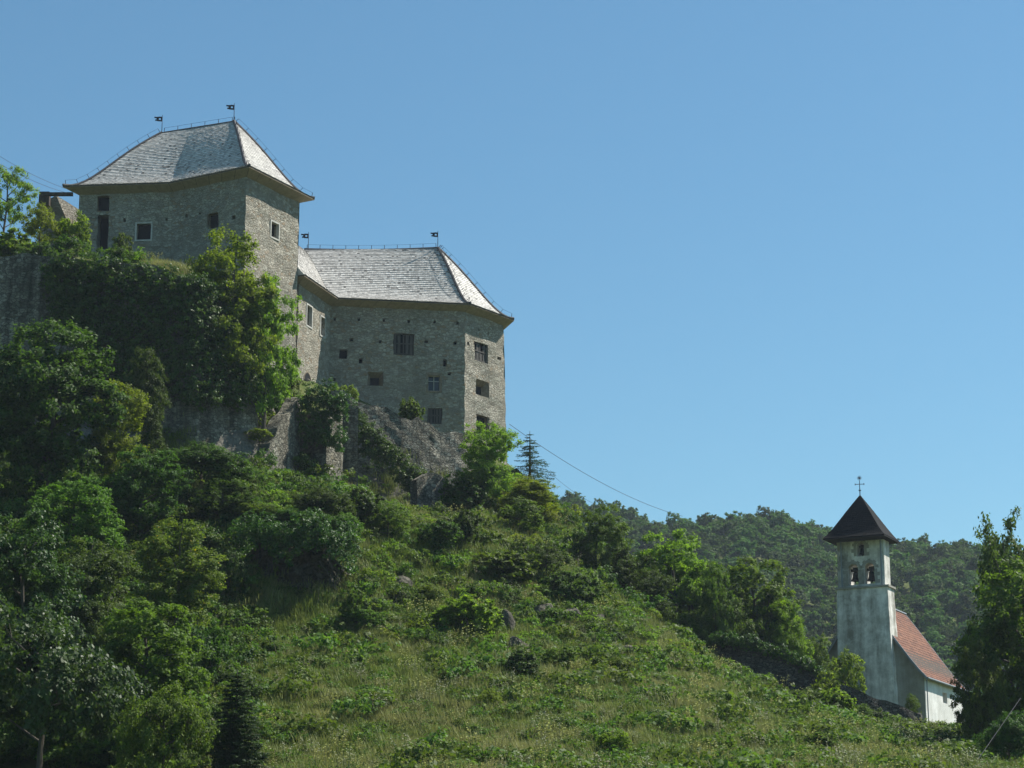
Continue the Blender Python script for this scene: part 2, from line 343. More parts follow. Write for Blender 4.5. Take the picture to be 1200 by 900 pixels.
# ------------------------------------------------------------------ walls
def jit(p, a=.035):
    x, y, z = p
    return np.array([x + a * sin(3.1 * z + 1.7 * y + .3), y + a * sin(2.7 * z - 2.1 * x + 1.1), z])
class Panel:
    def __init__(s, T0, T1, B0=None, B1=None, zb=30):
        s.T0, s.T1 = np.array(T0, float), np.array(T1, float)
        s.B0 = np.array([T0[0], T0[1], zb]) if B0 is None else np.array(B0, float)
        s.B1 = np.array([T1[0], T1[1], zb]) if B1 is None else np.array(B1, float)
        s.n = nrm(np.cross(s.T1 - s.T0, s.T0 - s.B0)); s.n = s.n if True else s.n
        h = nrm(np.array([s.T1[0] - s.T0[0], s.T1[1] - s.T0[1], 0])); s.h = h
        s.out = np.array([h[1], -h[0], 0])          # outside is on the right when walking T0 -> T1
        s.L = np.linalg.norm((s.T1 - s.T0)[:2]); s.H = s.T0[2] - s.B0[2]
    def pt(s, u, v, off=0):
        return (s.B0 * (1 - u) + s.B1 * u) * (1 - v) + (s.T0 * (1 - u) + s.T1 * u) * v + s.out * off
    def uv(s, px, py):
        r = ray(px, py); n = s.n; t = np.dot(s.T0, n) / np.dot(r, n); q = r * t
        v = (q[2] - s.B0[2]) / (s.T0[2] - s.B0[2]); a = s.B0 * (1 - v) + s.T0 * v; b = s.B1 * (1 - v) + s.T1 * v
        u = np.dot((q - a)[:2], (b - a)[:2]) / np.dot((b - a)[:2], (b - a)[:2]); return u, v
    def rect(s, x0, y0, x1, y1):
        cy, cx = (y0 + y1) / 2, (x0 + x1) / 2
        return (s.uv(x0, cy)[0], s.uv(x1, cy)[0], s.uv(cx, y1)[1], s.uv(cx, y0)[1])
    def wall(s, mb, ops=(), step=.7, back=None, jita=.035, flip=False, close=True):
        """ops: (u0,u1,v0,v1,depth,backface)"""
        us = sorted(set([0, 1] + [round(x, 5) for o in ops for x in o[:2]] + [round(x, 5) for x in np.linspace(0, 1, max(2, int(s.L / step)))]))
        vs = sorted(set([0, 1] + [round(x, 5) for o in ops for x in o[2:4]] + [round(x, 5) for x in np.linspace(0, 1, max(2, int(s.H / step)))]))
        for i in range(len(us) - 1):
            for j in range(len(vs) - 1):
                cu, cv = (us[i] + us[i + 1]) / 2, (vs[j] + vs[j + 1]) / 2
                if any(o[0] < cu < o[1] and o[2] < cv < o[3] for o in ops): continue
                q = [jit(s.pt(a, b), jita) for a, b in ((us[i], vs[j]), (us[i + 1], vs[j]), (us[i + 1], vs[j + 1]), (us[i], vs[j + 1]))]
                mb.poly(q[::-1] if flip else q)
        for o in ops:
            u0, u1, v0, v1, d, bf = o
            c = [jit(s.pt(a, b), jita) for a, b in ((u0, v0), (u1, v0), (u1, v1), (u0, v1))]; e = [q - s.out * d for q in c]
            for a in range(4):
                b = (a + 1) % 4; mb.poly([c[b], c[a], e[a], e[b]])
            if bf: mb.poly(e, 1)
def window(par, pn, r, style, depth):
    """r=(u0,u1,v0,v1); frame, pane and bars set in the opening"""
    u0, u1, v0, v1 = r; W = (u1 - u0) * pn.L; H = (v1 - v0) * pn.H
    up = nrm(pn.pt(u0, v1) - pn.pt(u0, v0)); o = pn.pt(u0, v0); h = nrm(pn.pt(u1, v0) - pn.pt(u0, v0)); n = pn.out
    mb = MB()
    def fr(t, off, th, m=0, lint=0):  # surround
        b = o + n * off
        mb.box(b - h * t - up * t, h * (W + 2 * t), -n * th, up * (t + .01), m)
        mb.box(b - h * t + up * (H - .01), h * (W + 2 * t), -n * th, up * (t + lint), m)
        mb.box(b - h * t + up * .01, h * (t + .01), -n * th, up * (H - .02), m)
        mb.box(b + h * (W - .01) + up * .01, h * (t + .01), -n * th, up * (H - .02), m)
    ins = .05
    if style == 'stone': fr(.12, .05, .3); mat = M['frame']
    elif style == 'brown': fr(.14, .03, .25, lint=.12); mat = M['frame_brown']
    elif style == 'rough': fr(.08, -.1, .12); mat = M['frame_brown']
    else: fr(-.005, -.12, .14); mat = M['old_wood']
    f = mb.build('window', mat, par)
    if style in ('wood', 'woodx'):
        w = MB(); b = o - n * .16
        for k_ in range(5 if style == 'wood' else 4):
            if style == 'wood' and k_ in (2,): continue
            nn = 5 if style == 'wood' else 4
            x = W * (k_ + .04) / nn; w.box(b + h * x + up * .02, h * (W * .72 / nn), -n * .04, up * (H - .04) * (1 if (k_ % 2 or style == 'wood') else .45))
        w.box(b + n * .04 + up * H * .52, h * W, -n * .035, up * .1)
        w.box(b + n * .04 + up * H * .04, h * W, -n * .035, up * .1)
        w.box(b + n * .04 + h * (W * .5 - .05), h * .1, -n * .03, up * H)
        w.build('shutter', M['shutter'], f)
    if style == 'brown':
        w = MB(); b = o - n * .2; t = .06
        w.box(b, h * t, -n * .05, up * H); w.box(b + h * (W - t), h * t, -n * .05, up * H); w.box(b + h * (W / 2 - t / 2), h * t, -n * .05, up * H)
        w.box(b + up * (H - t), h * W, -n * .045, up * t); w.box(b, h * W, -n * .045, up * t); w.box(b + up * H * .62, h * W, -n * .04, up * .05)
        w.build('casement', M['frame'], f)
    pm = MB(); q = o - n * min(depth * .8, .45); pm.poly([q, q + h * W, q + h * W + up * H, q + up * H])
    pm.build('pane_or_void', M['glass'] if style == 'brown' else M['dark'], f)  # unglazed openings get a near-black sheet for the unlit room
    return f

def offset_poly(pts, d):
    n = len(pts); out = []
    for i in range(n):
        p0, p, p1 = pts[i - 1][:2], pts[i][:2], pts[(i + 1) % n][:2]
        a = nrm(p - p0); b = nrm(p1 - p); na = np.array([a[1], -a[0]]); nb = np.array([b[1], -b[0]])
        m = nrm(na + nb); k_ = d / max(.35, np.dot(m, na)); out.append(np.array([*(p + m * k_), pts[i][2]]))
    return out

CAST = 1.1
def gprof(t): return t - CAST * t * (1 - t) ** 3
def curve(p0, p1, t):
    q = p0 + (p1 - p0) * t; q[2] = p0[2] + (p1[2] - p0[2]) * gprof(t); return q
def facet(mb, E0, E1, R0, R1, rng, course=.23, w=.2, rnd_lo=0, rnd_hi=1, thick=.05, back=False):
    """shingled roof facet: eave E0->E1 (outside on the right), ridge R0->R1"""
    slope = max(np.linalg.norm(R0 - E0), np.linalg.norm(R1 - E1)) * .93
    nc = max(4, int(slope / course)); ts = np.linspace(0, 1, nc + 1)
    nrm_f = nrm(np.cross(E1 - E0, (R0 + R1) / 2 - (E0 + E1) / 2 + 1e-6))
    for i in range(nc):
        t0 = ts[i]; t1 = ts[i + 1]; t2 = min(1, t1 + .35 / nc)
        a0, b0, a1, b1 = curve(E0.copy(), R0, t0), curve(E1.copy(), R1, t0), curve(E0.copy(), R0, t2), curve(E1.copy(), R1, t2)
        mb.poly([a0, b0, curve(E1.copy(), R1, t1), curve(E0.copy(), R0, t1)], 0, .3)
        L = np.linalg.norm(b0 - a0); n = max(1, int(L / (w if not back else w * 3)))
        L1 = np.linalg.norm(b1 - a1)
        e = np.sort(np.clip((np.arange(n + 1) + rng.uniform(-.22, .22, n + 1) + (.5 if i % 2 else 0)) / n, 0, 1)); e[0] = 0; e[-1] = 1
        dirn = nrm(b0 - a0); s0 = 0; s1 = L
        rowr = rng.uniform(-.06, .06)
        for j in range(n):
            if e[j + 1] - e[j] < 1e-3: continue
            th = thick * rng.uniform(.9, 1.25); g = .012
            # positions along the lower edge, clipped to the top edge
            p, q = a0 + (b0 - a0) * e[j], a0 + (b0 - a0) * e[j + 1]
            pu = a1 + dirn * np.clip(np.dot(p - a1, dirn), 0, L1); qu = a1 + dirn * np.clip(np.dot(q - a1, dirn), 0, L1)
            if L1 > 1e-3:
                k0 = np.clip(np.dot(p - a1, dirn), 0, L1) / L1; k1 = np.clip(np.dot(q - a1, dirn), 0, L1) / L1
                pu = a1 + (b1 - a1) * k0; qu = a1 + (b1 - a1) * k1
            p = p + dirn * g; drop = nrm(a0 - a1) * rng.uniform(0, .02)
            r = float(np.clip(rng.normal(.5, .22) + rowr, rnd_lo, rnd_hi))
            pt, qt = p + nrm_f * th + drop, q + nrm_f * th + drop
            mb.poly([pt, qt, qu + nrm_f * .006, pu + nrm_f * .006], 0, r)
            mb.poly([p + drop, q + drop, qt, pt], 0, .05)  # butt edge coloured dark to draw the shadow line of each course
            mb.poly([q + drop, qu, qu + nrm_f * .006, qt], 0, r * .7)
def hipcurve(E, R, n=14): return [curve(E.copy(), R, t) + np.array([0, 0, .07]) for t in np.linspace(0, 1, n)]
def ridge_tubes(mb, pts, r=.07):
    for a, b in zip(pts[:-1], pts[1:]): mb.tube(a, b, r, n=6)
def conductor(mb, pts, spacing=1.0, h=.42, tilt=None):
    """rods standing on a polyline with a wire along their tips"""
    d = [0]
    for a, b in zip(pts[:-1], pts[1:]): d.append(d[-1] + np.linalg.norm(b - a))
    n = max(2, int(d[-1] / spacing)); prev = None
    for s in np.linspace(.25, d[-1] - .15, n):
        i = min(len(pts) - 2, np.searchsorted(d, s, side='right') - 1); f = (s - d[i]) / (d[i + 1] - d[i]); p = pts[i] * (1 - f) + pts[i + 1] * f
        dr = nrm(pts[i + 1] - pts[i]); up = nrm(np.array([0, 0, 1.]) - dr * dr[2]) ; tip = p + up * h
        mb.tube(p, tip, .024, n=4)
        if prev is not None: mb.tube(prev, tip, .011, n=3)
        prev = tip
def vane(par, p, h=1.6):
    mb = MB(); mb.tube(p - np.array([0, 0, .1]), p + np.array([0, 0, h]), .035, .022, n=5)
    v = mb.build('weather_vane', M['iron'], par)
    f = MB(); z = p + np.array([0, 0, h - .16]); L = -nrm(np.array([.97, .25, 0])); T = np.array([.01, -.03, 0])
    def pl(x0, x1, z0, z1): f.box(z + L * x0 + np.array([0, 0, z0]), L * (x1 - x0), T, np.array([0, 0, z1 - z0]))
    pl(.02, .12, -.42, 0); pl(.28, .40, -.42, -.02); pl(.12, .28, -.14, 0); pl(.12, .28, -.42, -.29); pl(.4, .66, -.17, -.05); pl(.4, .58, -.40, -.28); pl(.4, .48, -.28, -.17)
    f.build('pennant', M['iron'], v)
def eaves(par, poly, off, rise, board=1.15, joints=None):
    """sloping boarded cove from the wall top to the roof edge"""
    op = offset_poly(poly, off); ip = offset_poly(poly, -.06); mb = MB(); n = len(poly)
    for i in range(n):
        a, b, A, B = ip[i].copy(), ip[(i + 1) % n].copy(), op[i].copy(), op[(i + 1) % n].copy()
        a[2] -= .04; b[2] -= .04; A[2] += rise - .10; B[2] += rise - .10
        m = max(1, int(round(np.linalg.norm(b - a) / board)))
        dn = nrm(np.cross(B - A, a - A))
        mb.poly([a, b, B, A], 1)
        for j in range(m):
            f0, f1 = (j + .015) / m, (j + .985) / m
            q = [a + (b - a) * f0, a + (b - a) * f1, A + (B - A) * f1, A + (B - A) * f0]
            od = np.array([0, 0, -.025])
            mb.hexa([q[0] + od, q[1] + od, q[2] + od, q[3] + od, q[0] - od * .2, q[1] - od * .2, q[2] - od * .2, q[3] - od * .2], 0)
        # fascia
        mb.poly([A, B, B + np.array([0, 0, .07]), A + np.array([0, 0, .07])], 1)
    return mb.build('eaves', [M['eave_wood'], M['dark_wood']], par), [q + np.array([0, 0, rise]) for q in op]

rng = np.random.default_rng(11)
# ================= keep (upper left building)
A = P(289, 207, 160)
B = walk(A, 28.4, 350.7, 240); E_ = walk(A, -60, 203, 226); D = walk(E_, -84.5, 93.5, 229)
Fk = D + hd(24) * 8.2
keep = empty('castle_keep', (A[0] - 6, A[1] + 4, 40)); bpy.context.view_layer.update()
tag(keep, 'taller stone keep on the left with steep grey shingled roof and two pennants', 'castle tower', 'stone castle buildings')
mb = MB(); kp = [D, E_, A, B, Fk]; ZB = 34
pDE, pEA, pAB = Panel(D, E_, zb=ZB), Panel(E_, A, zb=ZB), Panel(A, B, zb=ZB)
def hole(pn, x, y, w, h, d=.5): return (*pn.rect(x - w / 2, y - h / 2, x + w / 2, y + h / 2), d, True)
rA = pDE.rect(114, 229.5, 128, 247); rB = pDE.rect(114, 252, 127, 292); rC = pDE.rect(160, 262, 177, 281)
pDE.wall(mb, [(*rA, .9, True), (*rB, .9, True), (*rC, .6, False), hole(pDE, 146, 258, 3, 4), hole(pDE, 195, 257, 2.5, 3)])
rD = pEA.rect(243, 250, 256, 267)
pEA.wall(mb, [(*rD, .6, False), hole(pEA, 218, 253, 2.5, 4), hole(pEA, 234, 250, 2.5, 3), hole(pEA, 273, 255, 4.5, 5)])
rE = pAB.rect(317.5, 261, 326.5, 279); rF = pAB.rect(317, 335, 326, 352)
pAB.wall(mb, [(*rE, .6, False), (*rF, .6, False)])
Panel(B, Fk, zb=ZB).wall(mb, [], 2); Panel(Fk, D, zb=ZB).wall(mb, [], 2)
mb.build('wall', [M['stone'], M['dark']], keep)
window(keep, pDE, rC, 'stone', .6); window(keep, pEA, rD, 'rough', .6); window(keep, pAB, rE, 'stone', .6); window(keep, pAB, rF, 'stone', .6)
window(keep, pDE, rA, 'rough', .9); 
_, ep = eaves(keep, kp, .85, .50)
R1 = atz(274, 142.5, A[2] + 6.9); R2 = atz(189.5, 156, A[2] + 6.9); Mr = R2 + (R1 - R2) * .42
mb = MB(); eD, eE, eA, eB, eF = ep
facet(mb, eD, eE, R2, Mr, rng); facet(mb, eE, eA, Mr, R1, rng); facet(mb, eA, eB, R1, R1, rng)
facet(mb, eB, eF, R1, R2, rng, back=True); facet(mb, eF, eD, R2, R2, rng, back=True)
roof = mb.build('roof', M['shingle'], keep)
mb = MB(); ridge_tubes(mb, [R2, Mr, R1], .09); hips = [hipcurve(e, r) for e, r in ((eD, R2), (eA, R1), (eB, R1), (eF, R2))]
for h_ in hips: ridge_tubes(mb, h_, .12)  # dark hip caps, widened to include the shadow side of the hip
mb.build('ridge_cap', M['ridge'], roof)
mb = MB(); conductor(mb, [R2, Mr, R1])
for h_ in hips[:3]: conductor(mb, h_)
mb.build('lightning_conductor', M['iron'], roof)
vane(roof, R1); vane(roof, R2)

# ================= residential wing + hall (right)
I = P(388, 358, 174); J = walk(I, 80.7, 545, 364); K = walk(J, 36, 590, 380); W = I + hd(197.7) * 6.9
L_ = np.array([-2.6, 186.6, I[2]]); M_ = np.array([-19.2, 187.0, I[2]]); N_ = W + hd(290) * 7.5
hall = empty('castle_hall', (J[0] - 6, J[1] + 5, 34)); bpy.context.view_layer.update()
tag(hall, 'lower broad stone castle hall right of the keep with long grey shingled roof', 'castle building', 'stone castle buildings')
mb = MB(); ZB = 32
Kb = walk(J, 36, 595.5, 507); Kb[2] = ZB
pWI = Panel(W, I, zb=ZB); pIJ = Panel(I, J, zb=ZB); pJK = Panel(J, K, B0=[J[0], J[1], ZB], B1=Kb)
r1 = pWI.rect(359.3, 358.5, 365.3, 382.5); r2 = pWI.rect(375.5, 372, 380.7, 394); r3 = pWI.rect(356, 444, 364, 456)
pWI.wall(mb, [(*r1, .6, False), (*r2, .6, False), (*r3, .8, True)])
ops = []; wins = []
for (x0, y0, x1, y1, st) in [(461, 391, 485, 416, 'wood'), (397.5, 409.5, 407, 420.5, 'none'), (430.5, 436, 449, 452, 'embrasure'), (501.5, 440, 516, 458, 'brown'), (501, 478, 518, 497, 'wood')]:
    r = pIJ.rect(x0, y0, x1, y1); ops.append((*r, .7, st == 'none')); wins.append((r, st))
for (x, y, w_, h_) in [(392.5, 374, 3, 3.6), (421, 374.5, 3, 3.6), (450.5, 375.2, 3, 3.6), (479.5, 376.5, 3.2, 3.6), (509.5, 377.2, 3, 3.4), (536, 378.5, 3, 3.4),
                       (412.5, 398, 4, 3.8), (446, 400.2, 3.2, 3.4), (499.5, 400.3, 4.5, 3.2), (533, 402, 3.8, 4), (423, 422.5, 4.2, 6.5), (521, 425.2, 4.2, 8.5), (527, 438, 4, 3.2), (392, 444.5, 3.2, 4)]:
    ops.append(hole(pIJ, x, y, w_, h_))
pIJ.wall(mb, ops)
ops = []; wr = []
for (x0, y0, x1, y1, st) in [(556, 402, 571.5, 424, 'woodx'), (558, 446, 573, 464, 'embrasure'), (558.5, 487, 573, 510, 'rough')]:
    r = pJK.rect(x0, y0, x1, y1); ops.append((*r, .7, False)); wr.append((r, st))
ops += [hole(pJK, 548.5, 402.5, 3, 4), hole(pJK, 584.8, 419.8, 4, 3.4), hole(pJK, 561, 386.5, 1.6, 2.6), hole(pJK, 572.5, 390.5, 1.6, 2.6)]
pJK.wall(mb, ops)
for a, b in ((K, L_), (L_, M_), (M_, N_), (N_, W)):
    b0 = Kb if a is K else [a[0], a[1], ZB]
    Panel(a, b, B0=b0, B1=[b[0], b[1], ZB]).wall(mb, [], 1.5)
mb.build('wall', [M['stone'], M['dark']], hall)
for r in (r1, r2): window(hall, pWI, r, 'stone', .6)
mb = MB(); u0, u1, v0, v1 = r3    # arched doorway surround
cx_, top = (u0 + u1) / 2, v1
for k_ in range(7):
    a0, a1 = pi * k_ / 7, pi * (k_ + 1) / 7; hw = (u1 - u0) / 2 * pWI.L; bz = pWI.pt(cx_, v1)
    q = [bz + pWI.h * cos(a) * rr + np.array([0, 0, sin(a) * rr - .2]) + pWI.out * .04 for a, rr in ((a0, hw), (a1, hw), (a1, hw + .09), (a0, hw + .09))]
    mb.hexa([x - pWI.out * .05 for x in q] + q)
    mb.poly([bz + np.array([0, 0, -.2]) + pWI.out * .02] + [bz + pWI.h * cos(a) * hw + np.array([0, 0, sin(a) * hw - .2]) + pWI.out * .02 for a in (a0, a1)], 1)  # near-black fan paints the unlit head of the archway
mb.build('arched_doorway', [M['frame_brown'], M['dark']], hall)
for r, st in wins + wr:
    pn = pIJ if (r, st) in wins else pJK
    if st == 'none': window(hall, pn, r, 'rough', .6)
    elif st == 'embrasure':     # splayed opening narrowing inwards
        mb = MB(); o_ = [pn.pt(r[0], r[2]), pn.pt(r[1], r[2]), pn.pt(r[1], r[3]), pn.pt(r[0], r[3])]
        c = sum(o_) / 4; inn = [c + (q - c) * .55 - pn.out * .55 + np.array([0, 0, -.12]) for q in o_]; o_ = [q - pn.out * .03 for q in o_]
        for a in range(4): mb.poly([o_[(a + 1) % 4], o_[a], inn[a], inn[(a + 1) % 4]])
        f = mb.build('window', M['frame_brown'], hall); p2 = MB(); p2.poly([q - pn.out * .01 for q in inn]); p2.build('pane_or_void', M['dark'], f)  # near-black sheet in place of the dark inside the embrasure
    else: window(hall, pn, r, st, .7)
hp = [W, I, J, K, L_, M_, N_]
_, ep = eaves(hall, hp, .85, .46)
eW, eI, eJ, eK, eL, eM, eN = ep
H1 = atz(513, 291, I[2] + 6.55); H2 = atz(356.5, 292.5, I[2] + 6.55); HW = H2 + hd(197.7) * 12
mb = MB()
facet(mb, eW, eI, HW, H2, rng); facet(mb, eI, eJ, H2, H1, rng); facet(mb, eJ, eK, H1, H1, rng); facet(mb, eK, eL, H1, H1, rng)
facet(mb, eL, eM, H1, H2, rng, back=True); facet(mb, eM, eN, H2, HW, rng, back=True)
mb.poly([eN, eW, HW], 0, .4)
roof = mb.build('roof', M['shingle'], hall)
sag = [H2 + (H1 - H2) * t + np.array([0, 0, -.14 * sin(pi * t) + .05]) for t in np.linspace(0, 1, 10)]
mb = MB(); ridge_tubes(mb, sag, .09); hips = [hipcurve(e, H1) for e in (eJ, eK)]
for h_ in hips: ridge_tubes(mb, h_, .12)  # hip caps thickened so their dark colour also draws the shadowed side
mb.build('ridge_cap', M['ridge'], roof)
mb = MB(); conductor(mb, sag)
for h_ in hips: conductor(mb, h_)
# snow hooks beside the hip
for k_ in np.linspace(.08, .95, 11):
    q = curve(eJ.copy(), H1, k_); 
    for sx in (-1, 1):
        mb.tube(q, q + np.array([.42 * sx, -.1 + .12 * (sx > 0), .18 - .25 * (sx < 0) + .18]), .022, n=4)
mb.build('lightning_conductor', M['iron'], roof)
vane(roof, H1); vane(roof, H2 + (H1 - H2) * .03)

# ================= retaining and curtain walls
def ruin_wall(name, label, pts, thick, zb, mat, cap=.0, step=.45, rough=.22, seed=0, group=None, cat='stone wall'):
    """pts: world top points left to right; the outer face is towards the camera; broken top edge"""
    r_ = np.random.default_rng(seed); V = []; Q = []
    P2 = [pts[0]]
    for a, b in zip(pts[:-1], pts[1:]):
        n = max(1, int(np.linalg.norm(b - a) / step)); P2 += [a + (b - a) * i / n for i in range(1, n + 1)]
    P2 = np.array(P2); n = len(P2); top = P2[:, 2] + r_.normal(0, rough * .45, n) + rough * np.sin(np.arange(n) * .9)
    m = 26; rows = []
    dirs = np.gradient(P2[:, :2], axis=0); dirs /= np.linalg.norm(dirs, axis=1)[:, None] + 1e-9; out = np.stack([dirs[:, 1], -dirs[:, 0]], 1)
    def row(off, vfrac, batter=0):
        z = zb + (top - zb) * vfrac; nn = .04 * np.sin(P2[:, 0] * 3 + z * 2.3) * np.cos(z * 1.7 + P2[:, 1] * 2) + r_.normal(0, .008, n)
        o_ = off + batter * (1 - vfrac) + nn
        return np.stack([P2[:, 0] + out[:, 0] * o_, P2[:, 1] + out[:, 1] * o_, z], 1)
    for v in np.linspace(0, 1, m): rows.append(row(0, v, .4))
    rows.append(row(-thick, 1)); rows.append(row(-thick, 0))
    V = np.concatenate(rows); R = len(rows); ii = np.arange(R * n).reshape(R, n)
    Q = np.stack([ii[:-1, :-1], ii[:-1, 1:], ii[1:, 1:], ii[1:, :-1]], -1).reshape(-1, 4)
    me = quads_mesh(name, V, Q); o_ = link(name, me, mat)
    # closed ends
    return tag(o_, label, cat, group)
G_W = 'old retaining walls below the castle'
def endcap(pts): return pts
w1 = [P(-80, 300, 149), P(60, 298, 147.5), P(185, 312, 146.5), P(236, 330, 146), P(302, 395, 150.5), P(304, 400, 156)]
ruin_wall('retaining_wall', 'high left retaining wall below the keep, partly hidden under dark ivy', w1, 1.2, 24, M['stone_old'], seed=1, group=G_W, rough=.12)
w2 = [P(302, 545, 148.6), P(314, 526, 149.2), P(325, 503, 150.2), P(336, 484, 151.6), P(350, 470, 153.6), P(352, 468, 159)]
ruin_wall('buttress_wall', 'sunlit stone buttress with stepped slanting top, between dark recess and ivy bush', w2, 1.0, 26, M['stone_old'], seed=2, group=G_W, rough=.18)
w3 = [P(351, 486, 155.6), P(383, 480, 154.4), P(398, 478, 156.0), P(402, 478, 157.6), P(420, 476, 157.6)]
ruin_wall('retaining_wall', 'short drip stained retaining wall section under the round ivy bush', w3, 1.0, 26, M['stone_old'], seed=3, group=G_W, rough=.12)
w4 = [P(388, 457, 161.6), P(410, 464, 162), P(440, 475, 162.9), P(470, 487, 163.9), P(510, 500, 165.5), P(545, 512, 167), P(552, 515, 171)]
ruin_wall('curtain_wall', 'grey rubble curtain wall with broken top running down in front of the castle hall', w4, .9, 28, M['stone_old'], seed=4, group=G_W, rough=.2)
w5 = [P(488, 560, 157.3), P(520, 555, 158.6), P(535, 585, 159.5)]
ruin_wall('wall_stump', 'low broken stump of rubble wall at the foot of the ivy drape', w5, .9, 26, M['stone_old'], seed=5, group=G_W, rough=.3)
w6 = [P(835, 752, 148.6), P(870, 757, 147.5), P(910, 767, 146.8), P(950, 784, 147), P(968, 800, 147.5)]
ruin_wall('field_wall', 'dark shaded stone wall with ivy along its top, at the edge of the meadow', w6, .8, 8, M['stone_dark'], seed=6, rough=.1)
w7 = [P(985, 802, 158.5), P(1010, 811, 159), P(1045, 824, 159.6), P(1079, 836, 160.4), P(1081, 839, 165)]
ruin_wall('churchyard_wall', 'low dark stone wall below the white church tower', w7, .8, 7, M['stone_dark'], seed=7, rough=.08)

# ================= ruined gable with timber beam left of the keep
gb = empty('ruined_outbuilding', tuple(P(60, 260, 168))); bpy.context.view_layer.update()
tag(gb, 'small ruined stone gable with a timber beam reaching to the keep roof', 'ruin')
mb = MB(); q0, q1, q2, q3 = P(47, 300, 168), P(96, 300, 170), P(92, 245, 170), P(66, 229, 168); th = np.array([.1, .8, 0])
mb.poly([q0, q1, q2, q3, P(60, 232, 168), P(48, 232, 168)]); mb.poly([x + th for x in [q0, q1, q2, q3, P(60, 232, 168), P(48, 232, 168)]][::-1])
mb.poly([q3, q2, q2 + th, q3 + th]); mb.poly([P(48, 232, 168), P(60, 232, 168), P(60, 232, 168) + th, P(48, 232, 168) + th]); mb.poly([q0, P(48, 232, 168), P(48, 232, 168) + th, q0 + th])
mb.build('wall', M['stone'], gb)
mb = MB(); mb.box(P(46, 229, 167.2), P(85, 229, 165) - P(46, 229, 167.2), np.array([0, .25, 0]), np.array([0, 0, .28])); mb.build('beam', M['dark_wood'], gb)
mb = MB(); mb.box(P(45, 240, 167), np.array([.85, 0, 0]), np.array([0, .6, 0]), np.array([0, 0, 1.15])); mb.build('post_head', M['dark_wood'], gb)

# ================= church
CH = 26.0
hf = hd(CH - 90); hs = hd(CH)           # hf points left and away along the front, hs goes back along the side
church = empty('church', tuple(P(1046, 830, 175))); bpy.context.view_layer.update()
tag(church, 'small white church with bell tower and red tiled nave at the right', 'church')
def shaft(FR, wl, dp, z0, z1, mb, taper=0.0, ops=()): pass
# bottom front right corner and the widths of the shaft
def corner(px, py, Y, pxl, pyl, pxr, pyr):
    c = P(px, py, Y); l = walk(c, CH - 90, pxl, pyl); r = walk(c, CH, pxr, pyr); return c, l, r
cT, lT, rT = corner(1040, 687, 172, 980.5, 691, 1047.5, 690)
zc = cT[2]; cB = cT + np.array([0, 0, 0]); 
def down(c, off_f, off_s, z): q = c - hf * off_s * 0 + (-hs) * off_f + (-hf) * off_s; return np.array([q[0], q[1], z])
z0 = 10.5
cBt = np.array([*(cT - hs * .2 - hf * .36)[:2], z0]); lBt = np.array([*(lT - hs * .2 + hf * .22)[:2], z0])
rBt = np.array([*(rT + hs * .15 - hf * .42)[:2], z0]); bT = lT + (rT - cT); bBt = np.array([*(bT + hs * .15 + hf * .28)[:2], z0])
mb = MB()
for (t0, t1, b0, b1) in ((lT, cT, lBt, cBt), (cT, rT, cBt, rBt), (rT, bT, rBt, bBt), (bT, lT, bBt, lBt)):
    Panel(t0, t1, B0=b0, B1=b1).wall(mb, [], .8, jita=.02)
tower = mb.build('tower', M['plaster'], church)
# cornice
def ring(mb, c, l, r, out, z, h, m=0):
    b = l + (r - c); poly = [np.array([*q[:2], z]) for q in (l, c, r, b)]; op = offset_poly(poly, out)
    mb.hexa(op + [q + np.array([0, 0, h]) for q in op], m)
mb = MB(); ring(mb, cT, lT, rT, .14, zc - .02, .16); mb.build('cornice', M['belfry_stone'], tower)
# belfry
zb_ = zc + .14
cb = cT + hf * .22 + hs * .12; lb = lT - hf * .10 + hs * .12; rb = rT + hf * .22 - hs * .12; bb = lb + (rb - cb)
ztop = P(1035, 626, 172)[2]
def at(q, z): return np.array([q[0], q[1], z])
pf = Panel(at(lb, ztop), at(cb, ztop), B0=at(lb, zb_), B1=at(cb, zb_)); pbk = Panel(at(rb, ztop), at(bb, ztop), B0=at(rb, zb_), B1=at(bb, zb_))
thick = np.linalg.norm((rb - cb)[:2])
OPS = [pf.rect(994, 661, 1006, 685.5), pf.rect(1013, 659.5, 1025, 684), pf.rect(1003.5, 635, 1012.5, 652)]
mb = MB(); pf.wall(mb, [(*o_, thick, False) for o_ in OPS], .6, jita=.0)
pbk.wall(mb, [(1 - o_[1], 1 - o_[0], o_[2], o_[3], .01, False) for o_ in OPS], .6, jita=.0)
for a, b in ((cb, rb), (bb, lb)): Panel(at(a, ztop), at(b, ztop), B0=at(a, zb_), B1=at(b, zb_)).wall(mb, [], .6, jita=.0)
mb.poly([at(q, ztop) for q in (lb, cb, rb, bb)])
belfry = mb.build('belfry', M['plaster'], church)
